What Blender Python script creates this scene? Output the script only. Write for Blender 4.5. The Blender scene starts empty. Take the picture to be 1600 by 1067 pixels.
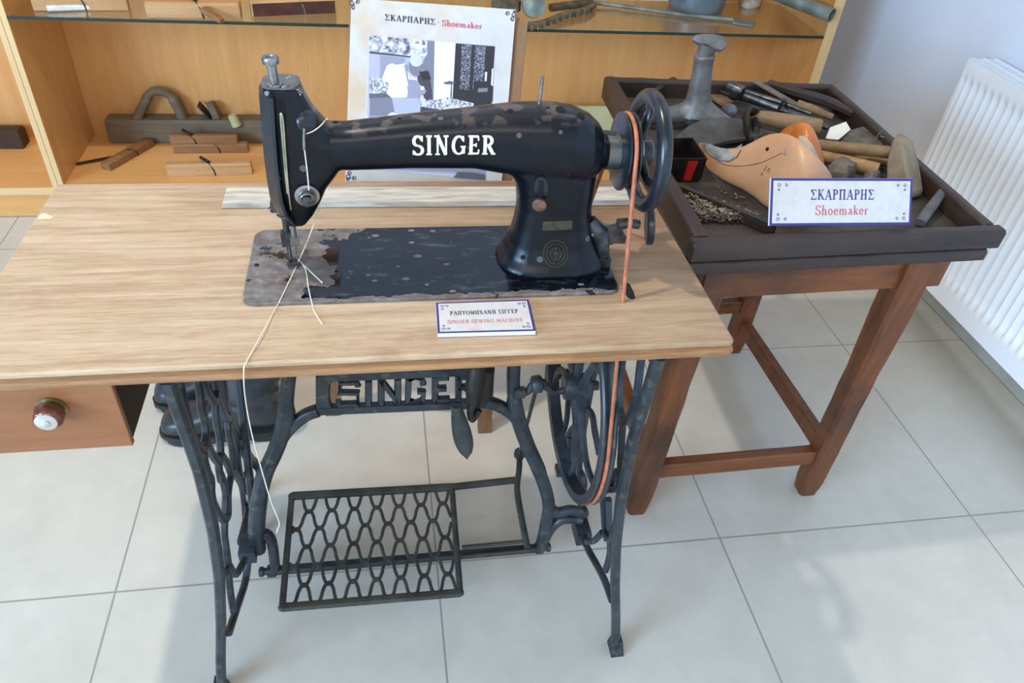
import bpy, bmesh, math, random
from mathutils import Vector, Matrix, Euler, noise
from mathutils.bvhtree import BVHTree
V = Vector
C = bpy.context.scene.collection
scn = bpy.context.scene
PI = math.pi
random.seed(7)

# ------------------------------------------------------------------ camera, world, lamps, exposure
F = 1182.95
ROT = Euler((0.881324, -0.070795, -0.152038), 'XYZ')
CAM = V((0.173625, -0.76908, 1.311457))
cd = bpy.data.cameras.new('camera')
cam = bpy.data.objects.new('camera', cd)
C.objects.link(cam)
cam.location = CAM
cam.rotation_euler = ROT
cd.sensor_width = 36.0
cd.lens = 36.0 * F / 1600.0
cd.clip_start = 0.05
cd.clip_end = 50
scn.camera = cam
RM = ROT.to_matrix()

def ray(u, v):
    return RM @ V(((u - 800) / F, -(v - 533.5) / F, -1.0))

def px(u, v, x=None, y=None, z=None):
    """world point of a photo pixel on the plane x=, y= or z="""
    d = ray(u, v)
    t = (x - CAM.x) / d.x if x is not None else (y - CAM.y) / d.y if y is not None else (z - CAM.z) / d.z
    return CAM + d * t

w = bpy.data.worlds.new('room_light')
scn.world = w
w.use_nodes = True
wn = w.node_tree.nodes
wn['Background'].inputs[0].default_value = (1.0, 0.98, 0.96, 1)
wn['Background'].inputs[1].default_value = 0.43

def lamp(name, kind, loc, energy, color, radius=0.03, size=None, target=None):
    ld = bpy.data.lights.new(name, kind)
    ld.energy = energy
    ld.color = color
    if kind == 'AREA':
        ld.shape = 'RECTANGLE'
        ld.size, ld.size_y = size
    else:
        ld.shadow_soft_size = radius
    o = bpy.data.objects.new(name, ld)
    C.objects.link(o)
    o.location = loc
    if target is not None:
        o.rotation_euler = (V(target) - V(loc)).to_track_quat('-Z', 'Y').to_euler()
    return o

sp = lamp('ceiling_lamp_left', 'SPOT', (-0.46, 0.32, 2.7), 122, (1.0, 0.94, 0.85), 0.035, target=(-0.4, 0.32, 0))
sp.data.spot_size = math.radians(100)
sp.data.spot_blend = 0.4
lamp('ceiling_lamp_right', 'POINT', (0.90, 0.22, 2.7), 5, (1.0, 0.95, 0.87), 0.035)
lamp('added_wall_fill', 'POINT', (1.26, 0.84, 2.7), 9, (0.95, 0.96, 1.0), 0.05)  # extra fill, added to brighten the wall strip beside the cabinet
lamp('daylight_window_left', 'AREA', (-3.4, -2.5, 1.8), 360, (0.42, 0.68, 1.0), size=(2.2, 1.5), target=(1.8, 0.7, 0.6))
lamp('added_front_fill', 'AREA', (0.6, -3.1, 0.95), 17, (0.93, 0.97, 1.0), size=(3.4, 1.7), target=(0.4, 1.0, 0.35))  # no known window here: soft fill added for fronts and cabinet interior
lamp('added_overhead_fill', 'AREA', (-0.3, -2.3, 2.6), 32, (1.0, 0.97, 0.93), size=(2.6, 0.9), target=(0.45, 0.3, 0.2))  # invented soft source, put in to lift the floor under the table

scn.view_settings.view_transform = 'Standard'
scn.view_settings.look = 'None'
scn.view_settings.exposure = -0.12
scn.view_settings.gamma = 1.0
scn.view_settings.use_curve_mapping = False

# ------------------------------------------------------------------ mesh builder
class MB:
    def __init__(s):
        s.v = []; s.f = []
    def add(s, vs, fs):
        k = len(s.v)
        s.v += [tuple(p) for p in vs]
        s.f += [tuple(i + k for i in f) for f in fs]
        return s
    def box(s, lo, hi):
        x0, y0, z0 = lo; x1, y1, z1 = hi
        return s.hexa([(x0, y0, z0), (x1, y0, z0), (x1, y1, z0), (x0, y1, z0),
                       (x0, y0, z1), (x1, y0, z1), (x1, y1, z1), (x0, y1, z1)])
    def hexa(s, p):
        return s.add(p, [(3, 2, 1, 0), (4, 5, 6, 7), (0, 1, 5, 4), (1, 2, 6, 5), (2, 3, 7, 6), (3, 0, 4, 7)])
    def bar(s, a, b, w, h, up=(0, 0, 1), w2=None, h2=None):
        """rectangular bar from a to b; w across, h along up"""
        a, b = V(a), V(b)
        d = (b - a).normalized(); r = d.cross(V(up)).normalized(); u = r.cross(d)
        w2 = w2 or w; h2 = h2 or h
        q = []
        for p, ww, hh in ((a, w, h), (b, w2, h2)):
            q += [p - r * ww / 2 - u * hh / 2, p + r * ww / 2 - u * hh / 2, p + r * ww / 2 + u * hh / 2, p - r * ww / 2 + u * hh / 2]
        return s.hexa(q)
    def prism(s, pts, off):
        n = len(pts); off = V(off)
        a = [V(p) for p in pts]
        return s.add(a + [p + off for p in a],
                     [tuple(range(n - 1, -1, -1)), tuple(range(n, 2 * n))] +
                     [(i, (i + 1) % n, n + (i + 1) % n, n + i) for i in range(n)])
    def flat(s, pts):
        return s.add(pts, [tuple(range(len(pts)))])
    def loft(s, secs, caps=True, loop=False):
        n = len(secs[0]); k = len(secs); fs = []
        for j in range(k if loop else k - 1):
            jj = (j + 1) % k
            for i in range(n):
                ii = (i + 1) % n
                fs.append((j * n + i, j * n + ii, jj * n + ii, jj * n + i))
        if caps and not loop:
            fs.append(tuple(range(n - 1, -1, -1)))
            fs.append(tuple((k - 1) * n + i for i in range(n)))
        return s.add([p for sec in secs for p in sec], fs)
    def tube(s, pts, r, n=10, loop=False, squash=None, up=None, caps=True, power=2.0):
        """round (or squashed / rectangular-ish) tube along a polyline. squash=(a,b): radii factors across / along up"""
        P = [V(p) for p in pts]; k = len(P)
        rs = r if isinstance(r, (list, tuple)) else [r] * k
        a, b = squash or (1, 1)
        secs = []; prev = V(up) if up else None
        for i in range(k):
            if loop: t = P[(i + 1) % k] - P[i - 1]
            else: t = P[min(i + 1, k - 1)] - P[max(i - 1, 0)]
            t = t.normalized()
            if prev is None:
                prev = V((0, 0, 1)) if abs(t.z) < 0.9 else V((1, 0, 0))
            u = prev - t * prev.dot(t)
            if u.length < 1e-5: u = t.orthogonal()
            u.normalize(); x = t.cross(u).normalized()
            if up is None: prev = u
            sec = []
            for q in range(n):
                th = 2 * PI * (q + 0.5) / n
                c, sn = math.cos(th), math.sin(th)
                if power != 2.0:
                    c = math.copysign(abs(c) ** (2 / power), c); sn = math.copysign(abs(sn) ** (2 / power), sn)
                sec.append(P[i] + (x * c * a + u * sn * b) * rs[i])
            secs.append(sec)
        return s.loft(secs, caps, loop)
    def lathe(s, prof, o, axis, n=28, arc=None):
        """prof: (radius, height along axis)"""
        o = V(o); ax = V(axis).normalized(); x = ax.orthogonal().normalized(); y = ax.cross(x)
        secs = []
        for r, h in prof:
            r = max(r, 1e-5)
            secs.append([o + ax * h + (x * math.cos(2 * PI * i / n) + y * math.sin(2 * PI * i / n)) * r for i in range(n)])
        return s.loft(secs, True)
    def ball(s, o, r, sc=(1, 1, 1), n=14, m=9, rot=None):
        secs = []
        for j in range(m + 1):
            ph = -PI / 2 + PI * j / m
            sec = []
            for i in range(n):
                th = 2 * PI * i / n
                p = V((math.cos(th) * math.cos(ph) * sc[0], math.sin(th) * math.cos(ph) * sc[1], math.sin(ph) * sc[2])) * r
                if rot: p = rot @ p
                sec.append(V(o) + p)
            secs.append(sec)
        return s.loft(secs, True)
    def grid(s, fn, nu, nv):
        vs = [fn(i / nu, j / nv) for j in range(nv + 1) for i in range(nu + 1)]
        return s.add(vs, [(j * (nu + 1) + i, j * (nu + 1) + i + 1, (j + 1) * (nu + 1) + i + 1, (j + 1) * (nu + 1) + i)
                          for j in range(nv) for i in range(nu)])
    def xf(s, M, start=0):
        for i in range(start, len(s.v)):
            s.v[i] = tuple(M @ V(s.v[i]))
        return s
    def build(s, name, m, parent=None, smooth=35, bevel=0, subsurf=0, mods=(), fix=True):
        me = bpy.data.meshes.new(name)
        bm = bmesh.new()
        bv = [bm.verts.new(p) for p in s.v]
        for f in s.f:
            try: bm.faces.new([bv[i] for i in f])
            except ValueError: pass
        bmesh.ops.remove_doubles(bm, verts=bm.verts, dist=1e-6)
        if fix: bmesh.ops.recalc_face_normals(bm, faces=bm.faces)
        bm.to_mesh(me); bm.free()
        o = bpy.data.objects.new(name, me)
        C.objects.link(o)
        me.materials.append(m)
        if smooth:
            me.polygons.foreach_set('use_smooth', [True] * len(me.polygons))
            me.set_sharp_from_angle(angle=math.radians(smooth))
        if bevel:
            b = o.modifiers.new('bevel', 'BEVEL'); b.width = bevel; b.segments = 2; b.limit_method = 'ANGLE'; b.angle_limit = math.radians(40)
        if subsurf:
            q = o.modifiers.new('sub', 'SUBSURF'); q.levels = q.render_levels = subsurf
        if parent is not None:
            o.parent = parent
            o.matrix_parent_inverse = abs_matrix(parent).inverted()
        return o

def abs_matrix(o):
    m = Matrix.LocRotScale(o.location, o.rotation_euler, o.scale)
    if o.parent: m = abs_matrix(o.parent) @ o.matrix_parent_inverse @ m
    return m

def thing(name, label, cat, loc, group=None):
    o = bpy.data.objects.new(name, None)
    C.objects.link(o)
    o.location = loc; o.empty_display_size = 0.05
    return tag(o, label, cat, group)

def tag(o, label, cat, group=None, kind=None):
    o['label'] = label; o['category'] = cat
    if group: o['group'] = group
    if kind: o['kind'] = kind
    return o

def struct(o):
    o['kind'] = 'structure'
    return o

def arc(c, r, a0, a1, n, plane='xz'):
    out = []
    for i in range(n + 1):
        a = math.radians(a0 + (a1 - a0) * i / n)
        p, q = r * math.cos(a), r * math.sin(a)
        out.append({'xz': (c[0] + p, c[1], c[2] + q), 'yz': (c[0], c[1] + p, c[2] + q), 'xy': (c[0] + p, c[1] + q, c[2])}[plane])
    return out

def smooth_path(pts, n=6):
    """Catmull-Rom through points"""
    P = [V(p) for p in pts]; out = []
    for i in range(len(P) - 1):
        p0, p1, p2, p3 = P[max(i - 1, 0)], P[i], P[i + 1], P[min(i + 2, len(P) - 1)]
        for k in range(n):
            t = k / n
            out.append(0.5 * ((2 * p1) + (p2 - p0) * t + (2 * p0 - 5 * p1 + 4 * p2 - p3) * t * t + (3 * p1 - p0 - 3 * p2 + p3) * t ** 3))
    out.append(P[-1])
    return out

def interp(tab, x):
    if x <= tab[0][0]: return tab[0][1]
    for (a, va), (b, vb) in zip(tab, tab[1:]):
        if x <= b:
            t = (x - a) / (b - a)
            return va + (vb - va) * t
    return tab[-1][1]

def rrect(cx, cy, w, h, r, n=5):
    out = []
    for sx, sy, a in ((1, 1, 0), (-1, 1, 90), (-1, -1, 180), (1, -1, 270)):
        for i in range(n + 1):
            t = math.radians(a + 90 * i / n)
            out.append((cx + sx * (w / 2 - r) + r * math.cos(t), cy + sy * (h / 2 - r) + r * math.sin(t)))
    return out

# ------------------------------------------------------------------ materials
def S(r, g, b):
    f = lambda c: (c / 255 / 12.92) if c <= 10 else ((c / 255 + 0.055) / 1.055) ** 2.4
    return (f(r), f(g), f(b), 1)

class NT:
    def __init__(s, name):
        s.m = bpy.data.materials.new(name); s.m.use_nodes = True
        s.t = s.m.node_tree; s.p = s.t.nodes['Principled BSDF']
        s.co = s.t.nodes.new('ShaderNodeTexCoord')
    def n(s, kind, **kw):
        q = s.t.nodes.new('ShaderNode' + kind)
        for k, v in kw.items():
            if k in q.inputs.keys() if hasattr(q.inputs, 'keys') else False: q.inputs[k].default_value = v
            else: setattr(q, k, v)
        return q
    def l(s, a, b): s.t.links.new(a, b)
    def mapping(s, scale=(1, 1, 1), rot=(0, 0, 0), loc=(0, 0, 0), src='Object'):
        q = s.t.nodes.new('ShaderNodeMapping')
        q.inputs['Scale'].default_value = scale; q.inputs['Rotation'].default_value = rot; q.inputs['Location'].default_value = loc
        s.l(s.co.outputs[src], q.inputs['Vector'])
        return q.outputs[0]
    def noise(s, vec, scale, detail=4, rough=0.55, dist=0):
        q = s.t.nodes.new('ShaderNodeTexNoise')
        q.inputs['Scale'].default_value = scale; q.inputs['Detail'].default_value = detail
        q.inputs['Roughness'].default_value = rough; q.inputs['Distortion'].default_value = dist
        if vec is not None: s.l(vec, q.inputs['Vector'])
        return q.outputs['Fac']
    def ramp(s, fac, stops, interp='LINEAR'):
        q = s.t.nodes.new('ShaderNodeValToRGB'); q.color_ramp.interpolation = interp
        e = q.color_ramp.elements
        e[0].position, e[0].color = stops[0]
        e[1].position, e[1].color = stops[1]
        for p, c in stops[2:]:
            k = e.new(p); k.color = c
        s.l(fac, q.inputs[0])
        return q.outputs[0]
    def mix(s, fac, a, b, mode='MIX'):
        q = s.t.nodes.new('ShaderNodeMix'); q.data_type = 'RGBA'; q.blend_type = mode
        for sock, v in ((q.inputs[0], fac), (q.inputs[6], a), (q.inputs[7], b)):
            if hasattr(v, 'node'): s.l(v, sock)
            else: sock.default_value = v
        return q.outputs[2]
    def math(s, op, a, b=0.0, c=None, clamp=False):
        q = s.t.nodes.new('ShaderNodeMath'); q.operation = op; q.use_clamp = clamp
        for i, v in enumerate((a, b, c)):
            if v is None: continue
            if hasattr(v, 'node'): s.l(v, q.inputs[i])
            else: q.inputs[i].default_value = v
        return q.outputs[0]
    def bump(s, h, strength=0.3, dist=0.002):
        q = s.t.nodes.new('ShaderNodeBump'); q.inputs['Strength'].default_value = strength; q.inputs['Distance'].default_value = dist
        s.l(h, q.inputs['Height']); s.l(q.outputs[0], s.p.inputs['Normal'])
    def col(s, v):
        if hasattr(v, 'node'): s.l(v, s.p.inputs['Base Color'])
        else: s.p.inputs['Base Color'].default_value = v
        return s
    def set(s, rough=0.5, metal=0.0, spec=None, coat=None):
        if hasattr(rough, 'node'): s.l(rough, s.p.inputs['Roughness'])
        else: s.p.inputs['Roughness'].default_value = rough
        s.p.inputs['Metallic'].default_value = metal
        if spec is not None: s.p.inputs['Specular IOR Level'].default_value = spec
        if coat: s.p.inputs['Coat Weight'].default_value = coat; s.p.inputs['Coat Roughness'].default_value = 0.15
        return s.m

def plain(name, c, rough=0.5, metal=0.0):
    return NT(name).col(c).set(rough, metal)

def mottled(name, c1, c2, scale=30, rough=0.5, metal=0.0, lo=0.35, hi=0.65, bump=0.15, stretch=(1, 1, 1), c3=None):
    t = NT(name)
    v = t.mapping(stretch)
    n = t.noise(v, scale, 5, 0.6)
    st = [(lo, c1), (hi, c2)]
    col = t.ramp(n, st)
    if c3 is not None:
        m = t.ramp(t.noise(v, scale * 2.7, 3), [(0.58, (0, 0, 0, 1)), (0.66, (1, 1, 1, 1))])
        col = t.mix(m, col, c3)
    t.col(col)
    if bump: t.bump(n, bump, 0.002)
    return t.set(rough, metal)

def wood(name, dark, light, axis='x', scale=1.0, rough=0.5, contrast=(0.3, 0.7), bump=0.12, blotch=None):
    """grain runs along the axis"""
    t = NT(name)
    st = {'x': (1.2, 14, 14), 'y': (14, 1.2, 14), 'z': (14, 14, 1.2)}[axis]
    v = t.mapping(tuple(q * scale for q in st))
    n1 = t.noise(v, 3.0, 6, 0.6, 0.6)
    n2 = t.noise(t.mapping(tuple(q * scale * 5 for q in st)), 5.0, 4, 0.7)
    f = t.math('ADD', t.math('MULTIPLY', n1, 0.65), t.math('MULTIPLY', n2, 0.35))
    col = t.ramp(f, [(contrast[0], dark), (contrast[1], light)])
    if blotch:
        m = t.ramp(t.noise(t.mapping((1, 1, 1)), 6 * scale, 4, 0.6), [(0.5, (0, 0, 0, 1)), (0.68, (1, 1, 1, 1))])
        col = t.mix(t.math('MULTIPLY', m, 0.75), col, blotch)
    t.col(col)
    if bump: t.bump(f, bump, 0.001)
    return t.set(rough)

# floor tiles: 60 cm porcelain with thin grout
t = NT('floor_tile')
sep = t.n('SeparateXYZ'); t.l(t.mapping((1 / 0.6, 1 / 0.6, 1), loc=(0.3492 / 0.6, -0.1146 / 0.6, 0)), sep.inputs[0])
g = []
for k in (0, 1):
    fr = t.math('FRACT', t.math('ADD', sep.outputs[k], 20.0))
    g.append(t.math('ABSOLUTE', t.math('SUBTRACT', fr, 0.5)))
edge = t.math('GREATER_THAN', t.math('MAXIMUM', g[0], g[1]), 0.4968)
n1 = t.noise(t.mapping((1, 1, 1)), 2.2, 5, 0.6)
n2 = t.noise(t.mapping((1, 1, 1)), 14, 5, 0.65)
base = t.ramp(t.math('ADD', t.math('MULTIPLY', n1, 0.6), t.math('MULTIPLY', n2, 0.4)), [(0.35, S(188, 183, 170)), (0.65, S(204, 199, 186))])
t.col(t.mix(edge, base, S(150, 146, 136)))
t.bump(t.math('SUBTRACT', 1.0, edge), 0.25, 0.001)
FLOOR = t.set(0.32)
t = NT('wall_paint')
n = t.noise(t.mapping((1, 1, 1)), 3, 3)
t.col(t.ramp(n, [(0.3, S(222, 230, 241)), (0.7, S(228, 236, 246))]))
t.bump(t.noise(t.mapping((1, 1, 1)), 220, 3), 0.05, 0.001)
WALL = t.set(0.6)
SKIRT = mottled('skirting_tile', S(178, 172, 158), S(190, 185, 172), 8, 0.35)
CAB_V = wood('beech_panel_upright', S(194, 136, 74), S(212, 158, 98), 'z', 0.55, 0.42, (0.32, 0.68), 0.03)
CAB_H = wood('beech_panel_flat', S(202, 146, 84), S(218, 166, 106), 'x', 0.55, 0.4, (0.32, 0.68), 0.03)
CAB_E = wood('pale_beech_edge', S(206, 168, 116), S(222, 188, 138), 'z', 1, 0.45, (0.3, 0.7), 0.02)
CAB_EH = wood('pale_beech_edge_flat', S(206, 168, 116), S(222, 188, 138), 'x', 1, 0.45, (0.3, 0.7), 0.02)
# table top wood: worn veneer, darker brown towards the right and back
t = NT('worn_table_veneer')
v = t.mapping((1.6, 26, 26))
n1 = t.noise(v, 3.0, 6, 0.62, 0.5)
n2 = t.noise(t.mapping((10, 150, 150)), 3.0, 3, 0.7)
f = t.math('ADD', t.math('MULTIPLY', n1, 0.6), t.math('MULTIPLY', n2, 0.4))
col = t.ramp(f, [(0.3, S(150, 120, 88)), (0.5, S(184, 158, 128)), (0.72, S(206, 187, 160))])
m = t.ramp(t.noise(t.mapping((2, 9, 5)), 2.4, 5, 0.6), [(0.6, (0, 0, 0, 1)), (0.75, (1, 1, 1, 1))])
col = t.mix(t.math('MULTIPLY', m, 0.5), col, S(214, 188, 152))
m = t.ramp(t.noise(t.mapping((1, 1, 1), loc=(3, 1, 0)), 5, 5, 0.6), [(0.6, (0, 0, 0, 1)), (0.7, (1, 1, 1, 1))])
col = t.mix(t.math('MULTIPLY', m, 0.3), col, S(122, 84, 58))
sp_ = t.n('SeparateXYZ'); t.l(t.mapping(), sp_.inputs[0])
old = t.math('ADD', t.math('MULTIPLY', sp_.outputs[0], 0.9), t.math('MULTIPLY', sp_.outputs[1], 1.0))  # position weight, rising to the right and back
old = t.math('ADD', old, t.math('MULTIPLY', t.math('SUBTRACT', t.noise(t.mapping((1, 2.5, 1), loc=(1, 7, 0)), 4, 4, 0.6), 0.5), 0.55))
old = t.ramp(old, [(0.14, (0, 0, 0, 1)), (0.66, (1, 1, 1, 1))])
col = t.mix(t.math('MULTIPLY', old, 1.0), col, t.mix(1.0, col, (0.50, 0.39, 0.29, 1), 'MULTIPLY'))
t.col(col); t.bump(f, 0.15, 0.0008)
TABLE = t.set(0.5)
TEDGE = wood('table_edge_wood', S(112, 74, 44), S(186, 138, 92), 'x', 1.4, 0.5, (0.3, 0.7), 0.1)
DRAW = wood('drawer_wood', S(132, 82, 50), S(156, 104, 66), 'x', 0.8, 0.42, (0.3, 0.7), 0.03)
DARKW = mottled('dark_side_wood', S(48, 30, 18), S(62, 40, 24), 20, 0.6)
CHIP = mottled('bare_chipped_wood', S(224, 196, 158), S(236, 212, 178), 60, 0.8)
LATH = mottled('weathered_lath_wood', S(150, 140, 124), S(200, 192, 178), 14, 0.8, stretch=(1, 8, 8), lo=0.3, hi=0.6)
IRON = mottled('blue_black_iron', S(30, 36, 42), S(52, 60, 66), 22, 0.42, 0.1, bump=0.1, c3=S(70, 72, 66))
IRONP = mottled('grey_green_worn_iron', S(44, 48, 46), S(70, 72, 66), 26, 0.42, 0.25, bump=0.12)
BLACKI = mottled('rusty_black_iron', S(24, 22, 20), S(48, 40, 32), 30, 0.5, 0.2)
STEEL = mottled('dull_steel', S(120, 120, 118), S(168, 168, 164), 50, 0.32, 0.85, bump=0.05)
BRASSY = mottled('aged_brass', S(110, 96, 60), S(150, 134, 90), 60, 0.4, 0.7)
DSTEEL = mottled('dark_steel', S(58, 60, 62), S(100, 102, 102), 60, 0.38, 0.8, bump=0.05)
HOLE = plain('black_hole', S(6, 6, 6), 0.9)

# machine enamel: black with a blue cast, worn brown patches along the top
def enamel(name, bare_at=None):
    t = NT(name)
    n = t.noise(t.mapping((1, 1, 1)), 40, 4)
    base = t.ramp(n, [(0.3, S(8, 12, 19)), (0.7, S(14, 20, 29))])
    sep = t.n('SeparateXYZ'); t.l(t.mapping(), sep.inputs[0])
    if bare_at is None:
        geo = t.n('NewGeometry'); sn = t.n('SeparateXYZ'); t.l(geo.outputs['Normal'], sn.inputs[0])
        up = t.math('MULTIPLY', t.math('SUBTRACT', sn.outputs[2], 0.55), 2.0, clamp=True)
        wear = t.math('MULTIPLY', up, t.ramp(t.noise(t.mapping((1, 1, 1)), 42, 3, 0.5), [(0.52, (0, 0, 0, 1)), (0.56, (1, 1, 1, 1))]))
        dust = t.ramp(t.noise(t.mapping((1, 1, 1)), 9, 4), [(0.4, (0, 0, 0, 1)), (0.7, (1, 1, 1, 1))])
        base = t.mix(t.math('MULTIPLY', t.math('MULTIPLY', up, dust), 0.12), base, S(120, 116, 112))
        col = t.mix(wear, base, S(86, 74, 68))
        spots = t.n('TexVoronoi'); t.l(t.mapping((1, 1, 1)), spots.inputs['Vector']); spots.inputs['Scale'].default_value = 26
        sp = t.math('LESS_THAN', spots.outputs['Distance'], 0.11)
        col = t.mix(t.math('MULTIPLY', sp, 0.55), col, S(110, 108, 104))
        rough = 0.3
    else:
        # bed: bare grey metal at the left end, black enamel elsewhere, round bare spots
        nn = t.noise(t.mapping((1, 1, 1)), 17, 4, 0.6)
        edge = t.math('ADD', sep.outputs[0], t.math('MULTIPLY', t.math('SUBTRACT', nn, 0.5), 0.30))
        bare = t.math('LESS_THAN', edge, bare_at)
        fl = t.math('ADD', sep.outputs[1], t.math('MULTIPLY', t.math('SUBTRACT', t.noise(t.mapping((1, 1, 1)), 30, 4, 0.6), 0.5), 0.03))
        bare = t.math('MAXIMUM', bare, t.math('LESS_THAN', fl, 0.006))
        vo = t.n('TexVoronoi'); t.l(t.mapping((1, 1.5, 1)), vo.inputs['Vector']); vo.inputs['Scale'].default_value = 32
        vo.inputs['Randomness'].default_value = 1
        sp = t.math('LESS_THAN', t.math('ADD', vo.outputs['Distance'], t.math('MULTIPLY', nn, 0.25)), 0.27)
        bare = t.math('MAXIMUM', bare, sp)
        blk = t.ramp(t.noise(t.mapping((1, 1, 1), loc=(0, 2, 0)), 26, 4, 0.6), [(0.62, (0, 0, 0, 1)), (0.65, (1, 1, 1, 1))])
        bare = t.math('MULTIPLY', bare, t.math('SUBTRACT', 1.0, blk))
        metal = t.ramp(t.noise(t.mapping((1, 1, 1)), 60, 4), [(0.35, S(92, 84, 80)), (0.62, S(120, 113, 110)), (0.75, S(150, 146, 142))])
        col = t.mix(bare, base, metal)
        dust = t.ramp(t.noise(t.mapping((3, 9, 1)), 9, 5, 0.7), [(0.55, (0, 0, 0, 1)), (0.8, (1, 1, 1, 1))])
        col = t.mix(t.math('MULTIPLY', dust, 0.5), col, S(112, 118, 120))
        rough = t.math('ADD', 0.13, t.math('MULTIPLY', bare, 0.35))
    t.col(col)
    t.bump(n, 0.04, 0.001)
    return t.set(rough, 0.0, 0.28, 0.06)
ENAMEL = enamel('black_enamel')
BED = enamel('worn_bed_enamel', 0.10)
ENAMEL2 = mottled('blue_black_enamel', S(18, 25, 32), S(32, 40, 48), 30, 0.28, 0.0, bump=0.03)
CREAM = plain('cream_lettering', S(226, 222, 196), 0.5)
GOLDF = mottled('faded_gold_transfer', S(44, 44, 34), S(70, 66, 46), 120, 0.4)
BELT = mottled('orange_leather', S(150, 86, 58), S(184, 112, 80), 80, 0.6)
THREAD = plain('cream_thread', S(222, 214, 190), 0.9)
STOOL = wood('red_brown_bench_wood', S(66, 34, 16), S(132, 74, 34), 'z', 0.8, 0.45, (0.3, 0.7), 0.15, S(50, 30, 22))
STOOLH = wood('red_brown_bench_rail', S(70, 36, 16), S(138, 78, 36), 'x', 0.8, 0.45, (0.3, 0.7), 0.15, S(52, 32, 24))
TRAY = wood('dark_tray_wood', S(30, 21, 16), S(62, 46, 36), 'x', 1.0, 0.5, (0.3, 0.7), 0.2, S(30, 24, 22))
TRAYY = wood('dark_tray_side_wood', S(32, 23, 18), S(66, 49, 39), 'y', 1.0, 0.5, (0.3, 0.7), 0.2, S(32, 26, 22))
TRAYF = mottled('dusty_tray_floor', S(36, 30, 26), S(74, 66, 60), 9, 0.7)
RADI = plain('white_radiator_enamel', S(236, 241, 246), 0.35)
GRAYW = wood('grey_weathered_wood', S(84, 70, 52), S(126, 108, 84), 'x', 1.0, 0.75, (0.3, 0.7), 0.25)
PLANEW = wood('brown_plane_wood', S(104, 68, 38), S(156, 112, 70), 'x', 1.4, 0.55, (0.3, 0.7), 0.1)
PLANEL = wood('light_plane_wood', S(166, 122, 78), S(196, 154, 108), 'x', 1.4, 0.55, (0.3, 0.7), 0.08)
PLANED = mottled('dark_plane_wood', S(62, 30, 20), S(84, 44, 30), 30, 0.5)
WHITEP = mottled('white_painted_wood', S(196, 194, 186), S(224, 222, 214), 60, 0.6)
ZINC = mottled('grey_green_zinc', S(96, 106, 98), S(134, 144, 134), 20, 0.5, 0.3)
POT = mottled('blue_grey_enamel_pot', S(84, 96, 104), S(122, 134, 140), 10, 0.4, 0.2)
CLOTH = mottled('dingy_cloth', S(150, 142, 124), S(190, 184, 168), 20, 0.9)
BOOT = mottled('black_boot_leather', S(26, 28, 32), S(54, 58, 62), 12, 0.38, bump=0.4)
SOLE = mottled('dark_boot_sole', S(30, 29, 28), S(46, 44, 42), 30, 0.7)
EASEL = wood('brown_easel_wood', S(96, 62, 38), S(146, 104, 68), 'z', 1.2, 0.6)
PLY = wood('brown_board_wood', S(116, 84, 56), S(146, 110, 76), 'z', 1, 0.7)
LAST = wood('shoe_last_beech', S(180, 134, 98), S(198, 156, 118), 'x', 0.7, 0.4, (0.25, 0.75), 0.02)
LASTO = wood('orange_last_wood', S(184, 100, 38), S(206, 126, 62), 'x', 0.8, 0.35, (0.3, 0.7), 0.02)
LASTP = mottled('pale_worn_wood', S(176, 158, 138), S(204, 180, 156), 30, 0.6)
GREYL = mottled('grey_felt_leather', S(128, 130, 132), S(176, 178, 178), 50, 0.85)
ANVIL = mottled('dusty_cast_iron', S(84, 84, 84), S(122, 120, 118), 24, 0.5, 0.35)
SOLEI = mottled('dark_iron_sole', S(58, 56, 54), S(88, 85, 80), 20, 0.6, 0.2)
TINB = mottled('black_tin', S(18, 16, 15), S(44, 38, 32), 30, 0.35, 0.3)
TINR = mottled('red_tin_stripe', S(150, 18, 14), S(186, 30, 24), 40, 0.45)
HAND = wood('worn_handle_wood', S(98, 74, 48), S(152, 122, 84), 'x', 1.6, 0.6, (0.3, 0.7), 0.15, S(70, 54, 38))
HANDY = wood('yellow_handle_wood', S(142, 106, 66), S(184, 146, 98), 'x', 1.6, 0.6, (0.3, 0.7), 0.15, S(92, 68, 42))
MALLET = mottled('grey_mallet_wood', S(96, 86, 70), S(142, 128, 106), 14, 0.75)
LEATH = mottled('grey_leather_scrap', S(72, 66, 58), S(114, 106, 96), 24, 0.8, bump=0.4)
PAPER = mottled('white_card', S(214, 212, 200), S(232, 230, 220), 40, 0.8)
PALE = mottled('pale_olive_card', S(176, 172, 122), S(190, 186, 140), 12, 0.8)
NAILM = mottled('rusty_nail_mix', S(70, 62, 52), S(150, 142, 124), 90, 0.6, 0.1, lo=0.4, hi=0.6)
NAVY = plain('navy_border', S(52, 48, 120), 0.5)
NAVYT = plain('navy_ink', S(58, 56, 120), 0.6)
REDT = plain('red_ink', S(196, 84, 92), 0.6)
GREYT = plain('grey_ink', S(60, 60, 66), 0.6)
DARKT = plain('dark_ink', S(56, 54, 70), 0.6)
def parchment(name, sc=6, th=0.5):
    t = NT(name)
    n = t.noise(t.mapping((1, 1, 1)), sc * 3, 6, 0.65)
    m = t.ramp(t.noise(t.mapping((1, 1, 1), loc=(2, 5, 1)), sc, 5, 0.65), [(th, (0, 0, 0, 1)), (th + 0.2, (1, 1, 1, 1))])
    c = t.ramp(n, [(0.3, S(192, 188, 182)), (0.7, S(207, 205, 205))])
    t.col(t.mix(t.math('MULTIPLY', m, 0.7), c, S(200, 168, 128)))
    return t.set(0.45)
PARCH = parchment('stained_parchment_print', 7, 0.47)
PARCHS = parchment('sign_parchment_print', 16, 0.58)
KNOB = mottled('brown_glazed_knob', S(86, 44, 32), S(112, 62, 46), 30, 0.18)
t = NT('shelf_glass')
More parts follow.
